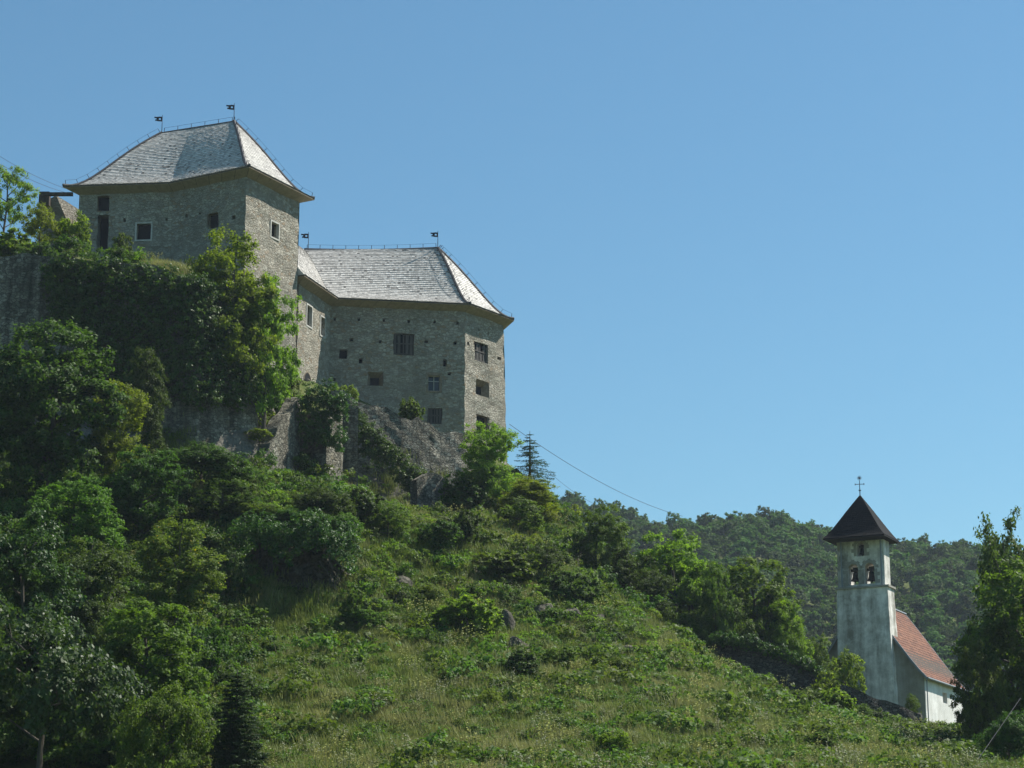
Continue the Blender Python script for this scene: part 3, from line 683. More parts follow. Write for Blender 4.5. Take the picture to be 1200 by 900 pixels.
for (u0, u1, v0, v1) in OPS:
    stones = MB(); mb = MB(); qs = {-1: MB(), 1: MB()}    # arch heads filling the corners of each opening, and bare stone voussoirs
    Wd = (u1 - u0) * pf.L; c0 = pf.pt((u0 + u1) / 2, v1); hh = pf.h; n_ = 8; R_ = Wd / 2
    for s_ in (-1, 1):
        arc = [c0 + hh * (s_ * R_ * cos(t)) + np.array([0, 0, R_ * sin(t) - R_ - .003]) for t in np.linspace(0, pi / 2, n_)]
        cor = c0 + hh * (s_ * R_) + np.array([0, 0, -.003])
        for i in range(n_ - 1):
            tri = [cor, arc[i], arc[i + 1]]; bk = [q - pf.out * (thick - .004) for q in tri]; tri = [q - pf.out * .004 for q in tri]
            mb.poly(tri if s_ > 0 else tri[::-1]); mb.poly(bk[::-1] if s_ > 0 else bk); mb.poly([tri[1], tri[2], bk[2], bk[1]])
    for i in range(9):
        a0, a1 = pi * i / 9, pi * (i + 1) / 9; ro = R_ + (.26 if i % 2 else .36)
        q = [c0 + hh * cos(a) * r_ + np.array([0, 0, sin(a) * r_ - R_]) + pf.out * .012 for a, r_ in ((a0, R_ + .01), (a0, ro), (a1, ro), (a1, R_ + .01))]
        stones.hexa([x - pf.out * .05 for x in q] + q)
    Hh = (v1 - v0) * pf.H - R_
    for s_ in (-1, 1):
        zz = .02; i = int(s_ > 0)
        while zz < Hh - .2:
            hgt = .3; wd_ = .42 if (i % 2) else .22
            o0 = pf.pt((u0 + u1) / 2, v0) + hh * s_ * (R_ + .01) + np.array([0, 0, zz + .01])
            if True: qs[s_].box(o0 + pf.out * .012, hh * s_ * wd_, -pf.out * .05, np.array([0, 0, hgt]))
            zz += hgt; i += 1
    mb.build('arch_head', M['plaster'], belfry); stones.build('arch_stones', M['belfry_stone'], belfry); [qs[s_].build('jamb_stones', M['belfry_stone'], belfry) for s_ in (-1, 1)]
for u in (.09, .94): mb = MB(); mb.tube(pf.pt(u, 0.0, .07), pf.pt(u, 1, .07), .07, n=6); mb.build('corner_pipe', M['zinc'], belfry)
for (u0, u1, v0, v1), sc_ in zip(OPS, (1, 1.05, .72)):
    c0 = pf.pt((u0 + u1) / 2, v1, -thick * .35) ; prof = [(.02, 0), (.14, -.03), (.20, -.12), (.22, -.4), (.27, -.58), (.36, -.75), (.37, -.8), (.33, -.8)]
    zt = -.55 * sc_; mb = MB(); n_ = 14
    for (ra, za), (rb_, zb2) in zip(prof[:-1], prof[1:]):
        for i in range(n_):
            a0, a1 = 2 * pi * i / n_, 2 * pi * (i + 1) / n_
            mb.poly([c0 + np.array([r_ * sc_ * cos(a), r_ * sc_ * sin(a), z_ * sc_ + zt]) for r_, z_, a in ((ra, za, a0), (rb_, zb2, a0), (rb_, zb2, a1), (ra, za, a1))])
    mb.tube(c0 + np.array([0, 0, zt - .5 * sc_]), c0 + np.array([0, 0, zt - .98 * sc_]), .03, .06 * sc_, n=6)
    bell = mb.build('bell', M['bell'], belfry, smooth=False)
    y = MB(); y.box(c0 - pf.h * .36 * sc_ + np.array([0, 0, zt]), pf.h * .72 * sc_, -pf.out * .16, np.array([0, 0, .2 * sc_]))
    y.box(c0 - pf.h * .2 * sc_ + np.array([0, 0, zt + .18 * sc_]), pf.h * .4 * sc_, -pf.out * .14, np.array([0, 0, .16 * sc_])); y.build('yoke', M['dark_wood'], bell)
# belfry roof: pyramid, concave
fr = P(1036, 625.5, 170.2); fl = walk(fr, CH - 90, 964.5, 630); br = walk(fr, CH, 1054.5, 630); bl = fl + (br - fr)
for q in (fr, fl, br, bl): q[2] = fr[2]
ctr = (fr + fl + br + bl) / 4; apz = P(1004, 580, ctr[1])[2]; ap = np.array([ctr[0], ctr[1], apz]); 
CAST = .35; mb = MB(); r_ = np.random.default_rng(5)
for a, b in ((fl, fr), (fr, br), (br, bl), (bl, fl)): facet(mb, a, b, ap, ap, r_, course=.2, w=.2, thick=.02)
und = np.array([0, 0, -.12]); 
for a, b in ((fl, fr), (fr, br), (br, bl), (bl, fl)): mb.poly([a + und, b + und, b, a], 0, .2)
mb.poly([q + und for q in (fl, bl, br, fr)], 0, .1)
mb.build('tower_roof', M['shingle_dark'], church); CAST = 1.1
mb = MB(); c0 = ap; hx = nrm(np.array([.98, -.2, 0])); mb.tube(c0 - np.array([0, 0, .1]), c0 + np.array([0, 0, 1.25]), .045, .025, n=6)
mb.tube(c0 + np.array([0, 0, .9]) - hx * .33, c0 + np.array([0, 0, .9]) + hx * .33, .028, n=5)
for s_ in (-1, 1): mb.tube(c0 + np.array([0, 0, .82]) + hx * .36 * s_, c0 + np.array([0, 0, .98]) + hx * .36 * s_, .03, n=5)
mb.tube(c0 + np.array([0, 0, .38]) - hx * .1, c0 + np.array([0, 0, .38]) + hx * .1, .05, n=6)
for a in np.linspace(0, pi, 6, endpoint=False): mb.tube(c0 + np.array([0, 0, 1.42]) - hx * .2 * cos(a) - np.array([0, 0, .2 * sin(a)]), c0 + np.array([0, 0, 1.42]) + hx * .2 * cos(a) + np.array([0, 0, .2 * sin(a)]), .018, n=4)
mb.build('cross', M['iron'], church)
# nave
cn = walk(cT + hs * .85, CH + 90, 1083, 790); cn[2] = (ray(1083, 790) * cn[1])[2]; ln = walk(cn, CH - 90, 946, 800)
zE = cn[2]; apn = atz(1012, 703, 0) if False else None
mid = (cn + ln) / 2; apf = walk(cn, CH - 90, 1012.5, 702); apf[2] = (ray(1012.5, 702) * (apf[1]))[2]
ln = cn + (apf - cn) * np.array([2, 2, 0]); 
NL = 12.0; back = hs * NL; z0n = 10.5
mb = MB()
def dn(q, z=z0n): return np.array([q[0], q[1], z])
# front gable as grid free polygon pieces: rectangle + triangle
Panel(ln, cn, zb=z0n).wall(mb, [], .8, jita=.015)
mb.poly([ln, cn, apf])
gw = mb.build('gable_wall', M['plaster_gable'], church)
mb = MB(); rw = Panel(cn, cn + back, zb=z0n); ro = rw.rect(1105, 812, 1110, 824)
rw.wall(mb, [(*ro, .5, True)], .8, jita=.015); Panel(ln + back, ln, zb=z0n).wall(mb, [], 2, jita=.0); Panel(cn + back, ln + back, zb=z0n).wall(mb, [], 2, jita=0); mb.poly([cn + back, ln + back, apf + back])
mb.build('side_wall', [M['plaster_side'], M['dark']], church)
# roof slopes with overhang
slR = nrm(apf - cn); slL = nrm(apf - ln); ov = .55; og = .45
up = np.array([0, 0, .12]); e0 = cn - slR * ov - hs * og + up; e1 = cn + back - slR * ov + hs * .3 + up; a0 = apf - hs * og + up; a1 = apf + back + hs * .3 + up
f0 = ln - slL * ov - hs * og + up; f1 = ln + back - slL * ov + hs * .3 + up
CAST = .25; mb = MB(); facet(mb, e0, e1, a0, a1, r_, course=.30, w=.2, thick=.035); facet(mb, f1, f0, a1, a0, r_, course=.3, w=.5, thick=.035)
nroof = mb.build('nave_roof', M['tile'], church); CAST = 1.1
mb = MB()
def cl(E, R, t): q = E + (R - E) * t; q[2] = E[2] + (R[2] - E[2]) * (t - .25 * t * (1 - t) ** 3); return q
for (E0, R0, hz) in ((e0, a0, -1), (f0, a0, -1), (e1, a1, 1)):
    for t in np.linspace(0, 1, 9)[:-1]:
        a, b = cl(E0, R0, t), cl(E0, R0, t + .125); w_ = hs * .1 * -hz
        mb.hexa([a + up * -1.6, b + up * -1.6, b + up * -1.6 + w_, a + up * -1.6 + w_, a + up * .6, b + up * .6, b + up * .6 + w_, a + up * .6 + w_])
mb.tube(a0 + up * .5, a1 + up * .5, .11, n=6)
mb.build('verge_board', M['zinc'], nroof)
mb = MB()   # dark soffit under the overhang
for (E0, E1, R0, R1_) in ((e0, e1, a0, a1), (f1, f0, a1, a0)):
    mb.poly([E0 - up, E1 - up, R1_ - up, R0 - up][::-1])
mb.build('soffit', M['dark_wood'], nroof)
mb = MB(); mb.tube(e0 + np.array([.05, -.03, -.02]), e1 + np.array([.05, -.03, -.05]), .09, n=6)
dp = cn - hf * .12 + hs * .25; mb.tube(e0 + hs * .6, dp + np.array([0, 0, -.45]), .05, n=6); mb.tube(dp + np.array([0, 0, -.45]), dn(dp, 11), .05, n=6)
mb.build('gutter', M['zinc'], nroof)

# ------------------------------------------------------------------ foliage builders
def quad_leaves(C, Nn, size, rng, aspect=.55, down=0):
    n = len(C); r = rng.normal(size=(n, 3)); r[:, 2] -= down
    a = r - Nn * np.sum(r * Nn, 1)[:, None]; a /= np.linalg.norm(a, axis=1)[:, None] + 1e-9; b = np.cross(a, Nn)
    s = size * rng.uniform(.6, 1.3, n)[:, None]
    V = np.stack([C - a * s * .5, C + b * s * aspect * .5 + a * s * .05, C + a * s * .5, C - b * s * aspect * .5 + a * s * .05], 1).reshape(-1, 3)
    return V, np.arange(4 * n).reshape(n, 4)
def leafmass(cent, rad, n, size, rng, core=None, aspect=.6, sub=9, subr=.38, outw=.7, upw=.45, rndw=.85, flat=None, up_bias=.25):
    """cent (k,3), rad (k,) clumps; leaves gather in sub clumps on each clump's shell"""
    k = len(cent); w = rad ** 2; w = w / w.sum(); ci = rng.choice(k, n, p=w)
    sd = rng.normal(size=(k, sub, 3)); sd[..., 2] += up_bias; sd /= np.linalg.norm(sd, axis=2)[..., None]
    sc = cent[:, None] + sd * (rad[:, None, None] * rng.uniform(.55, 1.0, (k, sub, 1)))
    si = rng.integers(0, sub, n); srad = rad[ci] * subr * rng.uniform(.5, 1.2, n)
    d = rng.normal(size=(n, 3)); d /= np.linalg.norm(d, axis=1)[:, None]; d *= (rng.uniform(0, 1, (n, 1)) ** .5)
    C = sc[ci, si] + d * srad[:, None] * np.array([1, 1, .75])
    core = cent.mean(0) if core is None else core
    o_ = C - core; o_ /= np.linalg.norm(o_, axis=1)[:, None] + 1e-9; oc = (C - cent[ci]); oc /= np.linalg.norm(oc, axis=1)[:, None] + 1e-9
    N_n = (o_ * .4 + oc * .6) * outw + np.array([0, 0, upw]) + rng.normal(size=(n, 3)) * rndw * .6; N_n /= np.linalg.norm(N_n, axis=1)[:, None]
    V, Q = quad_leaves(C, N_n, size, rng, aspect)
    tint = rng.uniform(0, 1, (k, sub))[ci, si] * .5 + rng.uniform(0, .5, n)
    sel = rng.uniform(0, 1, n) > .985; tint[sel] = 1.0
    return V, Q, tint
def crown_clumps(rng, k, R, zc_, Rz, spread=.72, rmin=.26, rmax=.42, squash=0, low=-.5):
    c = []; r = []
    for i in range(k):
        for _ in range(50):
            d = rng.normal(size=3); d /= np.linalg.norm(d)
            if d[2] > low: break
        f = rng.uniform(.45, 1.0) ** .6 * spread * rng.uniform(.85, 1.18); q = np.array([d[0] * R * f, d[1] * R * f, d[2] * Rz * f + zc_]); c.append(q); r.append(R * rng.uniform(rmin, rmax))
    return np.array(c), np.array(r)
TRUNK = {}; CROWN = {}; DIM = {}
def make_trunk(rng, cents, H, r0, zfork, name, nl=12):
    mb = MB(); pts = [np.array([0, 0, -.8]), np.array([0, 0, .0])]; x = np.zeros(2); n = 6
    for i in range(1, n + 1): x = x + rng.normal(0, .035 * H / 4, 2); pts.append(np.array([x[0], x[1], H * .86 * i / n]))
    for i, (a, b) in enumerate(zip(pts[:-1], pts[1:])): mb.tube(a, b, r0 * (1 - .12 * i), r0 * (1 - .12 * (i + 1)), n=7)
    idx = rng.choice(len(cents), min(nl, len(cents)), replace=False)
    for i in idx:
        c = cents[i]; z = min(max(zfork, c[2] - rng.uniform(.3, 1.2) * H * .18), H * .8); j = z / (H * .86) * n; j0 = int(min(n - 1, j)); p = pts[1 + j0] * (1 - (j - j0)) + pts[2 + j0] * (j - j0)
        m_ = p * .45 + c * .55 + rng.normal(0, .06 * H / 4, 3); rr = r0 * .34
        mb.tube(p, m_, rr, rr * .6, n=5); mb.tube(m_, c, rr * .6, rr * .2, n=5)
        for _ in range(3):
            mb.tube(m_ * .5 + c * .5, c + rng.normal(0, .1 * H / 2, 3), rr * .3, rr * .08, n=4)
    o_ = mb.build(name, None); me = o_.data; bpy.data.objects.remove(o_); me.materials.append(M['bark']); return me
def variant(key, seed, H, R, zc_, Rz, k, n, leaf, r0, zf, **kw):
    g = np.random.default_rng(seed); c, r = crown_clumps(g, k, R, zc_, Rz, low=kw.get('low', -.5), spread=kw.get('spread', .72), rmin=kw.get('rmin', .26), rmax=kw.get('rmax', .42))
    V, Q, t = leafmass(c, r, n, leaf, g, core=np.array([0, 0, zc_ * .85]), sub=kw.get('sub', 9), subr=kw.get('subr', .38), aspect=kw.get('aspect', .6))
    me = quad_me = quads_mesh('crown_' + key, V, Q, {'rnd': t}); me.materials.append(M['leaf_mid'])
    CROWN[key] = me; TRUNK[key] = make_trunk(g, c, H, r0, zf, 'trunk_' + key); DIM[key] = (V[:, 2].max(), max(np.ptp(V[:, 0]), np.ptp(V[:, 1])) * .94)
for i in range(4): variant('round%d' % i, 20 + i, 8, 3.2, 4.1, 4.0, 44, 38000, .17, .20, 1.0, low=-.93, rmin=.24, rmax=.4)
for i in range(3): variant('tall%d' % i, 40 + i, 9, 2.2, 4.6, 4.6, 46, 32000, .145, .13, .8, low=-.99, rmin=.32, rmax=.55)
for i in range(4): variant('bush%d' % i, 60 + i, 3, 1.6, 1.25, 1.5, 20, 9000, (.10, .13, .17, .22)[i], .06, .3, low=-.45, rmin=.28, rmax=.45)
for i in range(2): variant('wide%d' % i, 80 + i, 5, 3.6, 2.3, 2.3, 38, 28000, .15, .12, .6, low=-.5, rmin=.2, rmax=.34)
for i in range(2): variant('airy%d' % i, 90 + i, 8, 3.0, 4.8, 3.4, 34, 13000, .17, .16, 1.2, low=-.8, rmin=.2, rmax=.34, sub=6, subr=.5, spread=.85)
def spruce(key, seed, H, R, tiers, dens, drop, leafn):
    g = np.random.default_rng(seed); mb = MB(); mb.tube((0, 0, -.6), (0, 0, H), .13 * H / 8, .015, n=6); C = []; A_ = []
    for i in range(tiers):
        f = i / tiers; z = H * (.06 + .92 * f); L = R * (1 - f) ** .85 * g.uniform(.75, 1.15) + .12; nb = g.integers(5, 8)
        for j in range(nb):
            if g.uniform() > dens: continue
            a = 2 * pi * (j + g.uniform(-.3, .3)) / nb; Lb = L * g.uniform(.7, 1.1); prev = np.array([0, 0, z])
            for s_ in np.linspace(.2, 1, 5):
                q = np.array([cos(a) * Lb * s_, sin(a) * Lb * s_, z - drop * Lb * s_ ** 1.3 + .25 * Lb * max(0, s_ - .7)]); mb.tube(prev, q, .02, .012, n=3)
                m_ = int(leafn * Lb * (1.15 - s_ * .5)); tt = g.uniform(0, 1, (m_, 1)); c = prev * (1 - tt) + q * tt
                side = np.array([-sin(a), cos(a), 0]); wdt = .32 * Lb * (1.1 - s_) + .10
                c = c + side * g.normal(0, wdt * .5, (m_, 1)) + np.array([0, 0, 1]) * (-np.abs(g.normal(0, .08 * Lb, (m_, 1)))); C.append(c); prev = q
    C = np.concatenate(C); n = len(C); Nn = np.array([0, 0, 1.]) + g.normal(0, .6, (n, 3)); Nn /= np.linalg.norm(Nn, axis=1)[:, None]
    V, Q = quad_leaves(C, Nn, .16, g, .35); me = quads_mesh('crown_' + key, V, Q, {'rnd': g.uniform(0, 1, n)}); me.materials.append(M['needle']); CROWN[key] = me
    o_ = mb.build('trunk_' + key, None); t_ = o_.data; bpy.data.objects.remove(o_); t_.materials.append(M['bark']); TRUNK[key] = t_; DIM[key] = (H, 2 * R * .95)
spruce('spruce', 7, 7, 2.0, 26, .97, .25, 60)
spruce('sparse', 8, 8, 2.1, 17, .50, .16, 30)

_tc = [0]
def tree(name, label, cat, px, top, w, kind, mat, Y=None, base=None, group=None, rot=None, zoff=-.05):
    """px: column of the stem, top: row of the top, w: crown width in photo pixels, Y: distance (or base: row where it meets the ground)"""
    _tc[0] += 1
    if Y is None: g = hit(px, base)
    else:
        g = ray(px, base or 700) * Y
        for _ in range(4): z = gz(g[0], Y); rr = np.array([g[0], Y, z]); f_ = Y * cos(PITCH) + z * sin(PITCH); g = np.array([(px - 600) / F * f_, Y, z])
    x, y = g[0], g[1]; z = gz(x, y) + zoff
    r_ = ray(px, top); zt = r_[2] * y; f_ = y * cos(PITCH) + z * sin(PITCH); wm = w / F * f_
    H0, W0 = DIM[kind]; sz = max(.12, (zt - z) / H0); sx = wm / W0
    ratio = sz / sx
    if ratio > 2.4 or ratio < .4: print('TREE shape', name, px, top, w, 'kind', kind, 'sz/sx %.2f' % ratio, 'h %.1f w %.1f' % (zt - z, wm))
    root = empty(name, (x, y, z)); root.rotation_euler = (0, 0, (_tc[0] * 2.399) % 6.28 if rot is None else rot); root.scale = (sx, sx, sz); tag(root, label, cat, group)
    t = bpy.data.objects.new('trunk', TRUNK[kind]); COL.objects.link(t); t.parent = root
    c = bpy.data.objects.new('crown', CROWN[kind]); COL.objects.link(c); c.parent = root
    c.material_slots[0].link = 'OBJECT'; c.material_slots[0].material = M[mat]
    return root

# ------------------------------------------------------------------ trees and shrubs one can tell apart
G1 = 'trees on the left slope'; G2 = 'trees beyond the meadow crest'; G3 = 'shrubs on the open slope'; G4 = 'bushes beside the keep'
T = tree
# beside the keep
T('tree', 'tall airy yellow-green tree at the far left edge, left of the keep', 'tree', 2, 192, 70, 'airy0', 'leaf_fresh', Y=156, group=G4)
T('shrub', 'bright green sunlit shrub in front of the ruined gable', 'shrub', 45, 240, 62, 'bush0', 'leaf_fresh', Y=155, group=G4)
T('shrub', 'pale green shrub touching the left corner of the keep', 'shrub', 84, 248, 48, 'bush1', 'leaf_fresh', Y=156, group=G4)
T('shrub', 'small sprig of green shrub under the framed keep window', 'shrub', 142, 272, 26, 'bush2', 'leaf_mid', Y=156.5, group=G4)
T('shrub', 'low green shrub at the top of the wall left of the ivy', 'shrub', 14, 268, 60, 'bush3', 'leaf_fresh', Y=153, group=G4)
T('tree', 'large leafy tree growing up against the corner of the keep, sunlit on its right', 'tree', 268, 260, 128, 'tall0', 'leaf_fresh', Y=148.6, base=500, rot=1.0)
T('tree', 'sunlit spreading tree right of the tree against the keep corner', 'tree', 308, 318, 96, 'round2', 'leaf_fresh', Y=150.5, base=500)
# left slope: leaf_deep crowns carry the castle's shade in their leaf colour
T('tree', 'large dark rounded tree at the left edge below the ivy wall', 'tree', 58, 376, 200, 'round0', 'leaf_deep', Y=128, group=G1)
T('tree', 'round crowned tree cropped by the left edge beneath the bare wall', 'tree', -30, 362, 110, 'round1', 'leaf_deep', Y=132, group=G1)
T('tree', 'slender brighter tree just right of the large rounded left tree', 'tree', 132, 440, 80, 'tall1', 'leaf_fresh', Y=131, group=G1)
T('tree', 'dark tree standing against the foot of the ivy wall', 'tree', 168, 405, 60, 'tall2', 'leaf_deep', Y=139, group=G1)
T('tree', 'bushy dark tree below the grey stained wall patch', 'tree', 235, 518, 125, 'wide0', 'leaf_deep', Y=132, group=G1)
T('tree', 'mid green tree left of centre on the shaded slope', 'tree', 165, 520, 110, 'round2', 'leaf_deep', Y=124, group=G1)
T('tree', 'dark round tree in the middle of the left thicket', 'tree', 85, 560, 140, 'round3', 'leaf_mid', Y=118, group=G1)
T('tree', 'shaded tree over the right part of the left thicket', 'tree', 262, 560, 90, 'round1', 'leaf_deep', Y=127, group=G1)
T('tree', 'young tree with yellowing leaves in the left thicket', 'tree', 205, 602, 135, 'tall0', 'leaf_yellow', Y=112, base=800, group=G1)
T('tree', 'glossy leaved tree cropped by the left edge, lower half of the photo', 'tree', 20, 592, 150, 'round2', 'leaf_glossy', Y=98, group=G1)
T('tree', 'olive green tree between glossy left tree and yellowing tree', 'tree', 100, 625, 110, 'tall1', 'leaf_olive', Y=106, group=G1)
T('tree', 'wide glossy tree filling the bottom left corner', 'tree', 45, 700, 230, 'wide1', 'leaf_glossy', Y=88, group=G1)
T('tree', 'rounded green tree left of the small spruce', 'tree', 165, 700, 170, 'round0', 'leaf_mid', Y=95, group=G1)
T('tree', 'low bushy tree at the bottom edge, left of the spruce', 'tree', 190, 795, 120, 'wide0', 'leaf_mid', Y=86, group=G1)
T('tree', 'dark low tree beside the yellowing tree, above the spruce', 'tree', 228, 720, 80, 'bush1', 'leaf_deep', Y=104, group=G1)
T('spruce', 'small dark spruce at the bottom, where thicket meets meadow', 'spruce tree', 274, 784, 112, 'spruce', 'needle', Y=88)
# ledge above the dark rock hollow
G5 = 'shrubs on the ledge over the rock hollow'
T('shrub', 'leafy shrub hanging over the left end of the rock hollow', 'shrub', 300, 588, 90, 'wide1', 'leaf_mid', Y=127.5, group=G5)
T('shrub', 'dark rounded shrub on the ledge right above the hollow', 'shrub', 375, 570, 85, 'wide0', 'leaf_deep', Y=130, group=G5)
T('shrub', 'ivy dark shrub at the right end of the ledge', 'shrub', 420, 570, 62, 'bush2', 'leaf_deep', Y=133, group=G5)
T('shrub', 'bright small shrub at the foot of the buttress', 'shrub', 330, 548, 70, 'bush3', 'leaf_mid', Y=141, group=G5)
T('shrub', 'drooping shrub at the lip of the rock hollow', 'shrub', 345, 600, 110, 'wide1', 'leaf_deep', Y=127, group=G5)
T('shrub', 'round dark shrub hanging at the right lip of the hollow', 'shrub', 402, 628, 50, 'bush0', 'leaf_deep', Y=127, group=G5)
T('shrub', 'fresh green shrub growing in the gap beside the buttress', 'shrub', 304, 502, 42, 'bush1', 'leaf_fresh', Y=150, group=G5)
# castle foot right
T('tree', 'light green tree at the right foot of the castle hall', 'tree', 572, 490, 78, 'tall1', 'leaf_fresh', Y=158.5, base=560)
T('spruce', 'sparse dark spruce standing against the sky right of the castle', 'spruce tree', 621, 505, 66, 'sparse', 'needle', Y=168, base=560)
T('tree', 'bright yellow-green tree below the sparse spruce', 'tree', 622, 562, 84, 'tall2', 'leaf_fresh', Y=157, base=640)
T('shrub', 'dark shrub between rubble wall and light green castle tree', 'shrub', 543, 560, 60, 'bush2', 'leaf_deep', Y=157, group=G3)
T('shrub', 'green shrub on top of the curtain wall under the hall windows', 'shrub', 480, 463, 34, 'bush3', 'leaf_mid', Y=165.5, zoff=1.6)
T('shrub', 'bright green shrub at the inner corner of wing and hall', 'shrub', 402, 447, 36, 'bush1', 'leaf_fresh', Y=164, zoff=.9)
# open slope
for px, base, w, h, kd, mt, lb in [
    (455, 640, 80, 70, 'bush0', 'leaf_mid', 'shrub on the slope just right of the ledge shrubs'),
    (515, 655, 70, 62, 'bush1', 'leaf_deep', 'dark shrub below the low broken wall stump'),
    (545, 650, 46, 70, 'bush2', 'leaf_deep', 'dark ivy covered stump like shrub under the castle corner'),
    (590, 690, 90, 60, 'bush3', 'leaf_mid', 'mid green shrub in the middle of the slope under the castle'),
    (640, 690, 70, 70, 'bush0', 'leaf_deep', 'dark shrub near the crest below the yellow-green tree'),
    (610, 630, 70, 60, 'bush1', 'leaf_mid', 'shrub left of the yellow-green tree foot'),
    (665, 715, 70, 60, 'bush2', 'leaf_olive', 'olive shrub on the crest above the small rock face'),
    (690, 712, 50, 50, 'bush3', 'leaf_mid', 'rightmost shrub on the crest above the rock face'),
    (505, 715, 60, 40, 'bush0', 'leaf_yellow', 'low yellowish shrub among the slope rocks'),
    (548, 748, 90, 52, 'bush2', 'leaf_fresh', 'bright green shrub overhanging a dark hollow on the slope'),
    (430, 745, 60, 32, 'bush1', 'leaf_mid', 'low shrub at the top left of the meadow'),
    (490, 750, 40, 26, 'bush3', 'leaf_fresh', 'small bright shrub beside the slope rocks'),
    (575, 840, 46, 34, 'bush0', 'leaf_fresh', 'bright small shrub in the middle of the meadow'),
    (720, 890, 50, 36, 'bush1', 'leaf_fresh', 'fresh green shrub near the bottom centre of the meadow'),
    (430, 822, 34, 20, 'bush2', 'leaf_mid', 'tiny shrub in the left half of the meadow'),
    (612, 800, 56, 40, 'bush3', 'leaf_deep', 'dark shrub below the big boulder'),
    (725, 800, 60, 30, 'bush0', 'leaf_mid', 'low shrub below the pale rock ledge'),
    (655, 790, 50, 34, 'bush1', 'leaf_mid', 'green shrub right of the big boulder'),
    (935, 838, 56, 30, 'bush2', 'leaf_mid', 'low shrub in the meadow below the dark field wall'),
    (980, 842, 60, 38, 'bush3', 'leaf_fresh', 'bright shrub left of the churchyard wall end'),
    (1010, 850, 40, 26, 'bush0', 'leaf_mid', 'small shrub directly below the churchyard wall'),
    (820, 870, 50, 26, 'bush1', 'leaf_olive', 'low olive shrub right of centre in the meadow'),
    (960, 885, 50, 28, 'bush2', 'leaf_mid', 'low shrub near the bottom of the meadow under the church'),
    (520, 890, 36, 22, 'bush3', 'leaf_mid', 'tiny bright shrub at the bottom of the meadow left of centre'),
    (380, 760, 40, 22, 'bush0', 'leaf_olive', 'tiny olive shrub below the dark rock hollow'),
]: T('shrub', lb, 'shrub', px, base - h * (.78 if base < 720 else 1), w * .9, kd, mt, base=base, group=G3)
# trees beyond the crest
for px, top, w, Y, kd, mt, lb in [
    (700, 592, 92, 153, 'tall0', 'leaf_mid', 'leftmost dark green tree rising behind the meadow crest'),
    (738, 640, 84, 149, 'round1', 'leaf_deep', 'dark rounded tree second from the left behind the crest'),
    (792, 618, 112, 156, 'round2', 'leaf_fresh', 'tallest light green tree behind the crest'),
    (765, 665, 60, 147, 'tall1', 'leaf_deep', 'dark ivy clad tree in front of the tallest crest tree'),
    (842, 655, 60, 152, 'round3', 'leaf_mid', 'middle tree in the row between tallest and last crest tree'),
    (885, 650, 124, 156, 'round0', 'leaf_mid', 'broad rounded tree above the dark field wall'),
    (925, 700, 60, 153, 'tall2', 'leaf_fresh', 'rightmost light green tree above the end of the field wall'),
    (812, 712, 90, 153, 'wide0', 'leaf_mid', 'low leafy tree at the left end of the field wall'),
    (730, 690, 60, 146, 'bush3', 'leaf_deep', 'dark low bush at the foot of the leftmost crest trees')]:
    T('tree', lb, 'tree', px, top, w, kd, mt, Y=Y, base=780, group=G2)
for px, top, w, Y, kd, mt, lb in [
    (668, 640, 70, 157, 'round1', 'leaf_mid', 'small round tree squeezed between yellow-green tree and the crest trees'),
    (820, 655, 80, 158, 'round0', 'leaf_mid', 'round tree standing behind the middle of the crest row'),
    (742, 652, 60, 155, 'tall2', 'leaf_mid', 'upright tree behind the second dark crest tree'),
    (860, 696, 90, 153.5, 'wide1', 'leaf_mid', 'spreading low tree just above the left part of the field wall'),
    (905, 690, 80, 155, 'round2', 'leaf_deep', 'dark tree filling the gap above the right part of the field wall')]:
    T('tree', lb, 'tree', px, top, w, kd, mt, Y=Y, base=780, group=G2)
G6 = 'bushes by the church'
T('shrub', 'round green bush directly left of the church tower foot', 'shrub', 993, 758, 52, 'bush1', 'leaf_fresh', Y=164, base=820, group=G6)
T('shrub', 'leafy bush between field wall and church tower', 'shrub', 957, 742, 46, 'tall1', 'leaf_mid', Y=158, base=820, group=G6)
T('shrub', 'bright low bush at the right end of the field wall', 'shrub', 968, 785, 44, 'bush2', 'leaf_fresh', Y=145, base=820, group=G6)
T('shrub', 'tiny shrub at the foot of the church gable', 'shrub', 1070, 812, 26, 'bush0', 'leaf_mid', Y=167, base=840, group=G6)
T('tree', 'large dark tree covering the right edge beside the church', 'tree', 1212, 650, 190, 'round0', 'leaf_mid', Y=118, base=900)
T('tree', 'airy tree reaching up against the sky at the right edge', 'tree', 1190, 590, 120, 'airy1', 'leaf_olive', Y=122, base=900)
T('tree', 'dark bushy tree at the lower right in front of the church end wall', 'tree', 1150, 745, 76, 'round1', 'leaf_mid', Y=116, base=900)
T('tree', 'low dark shrub tree in the bottom right corner', 'tree', 1185, 830, 90, 'wide1', 'leaf_deep', Y=104, base=900)

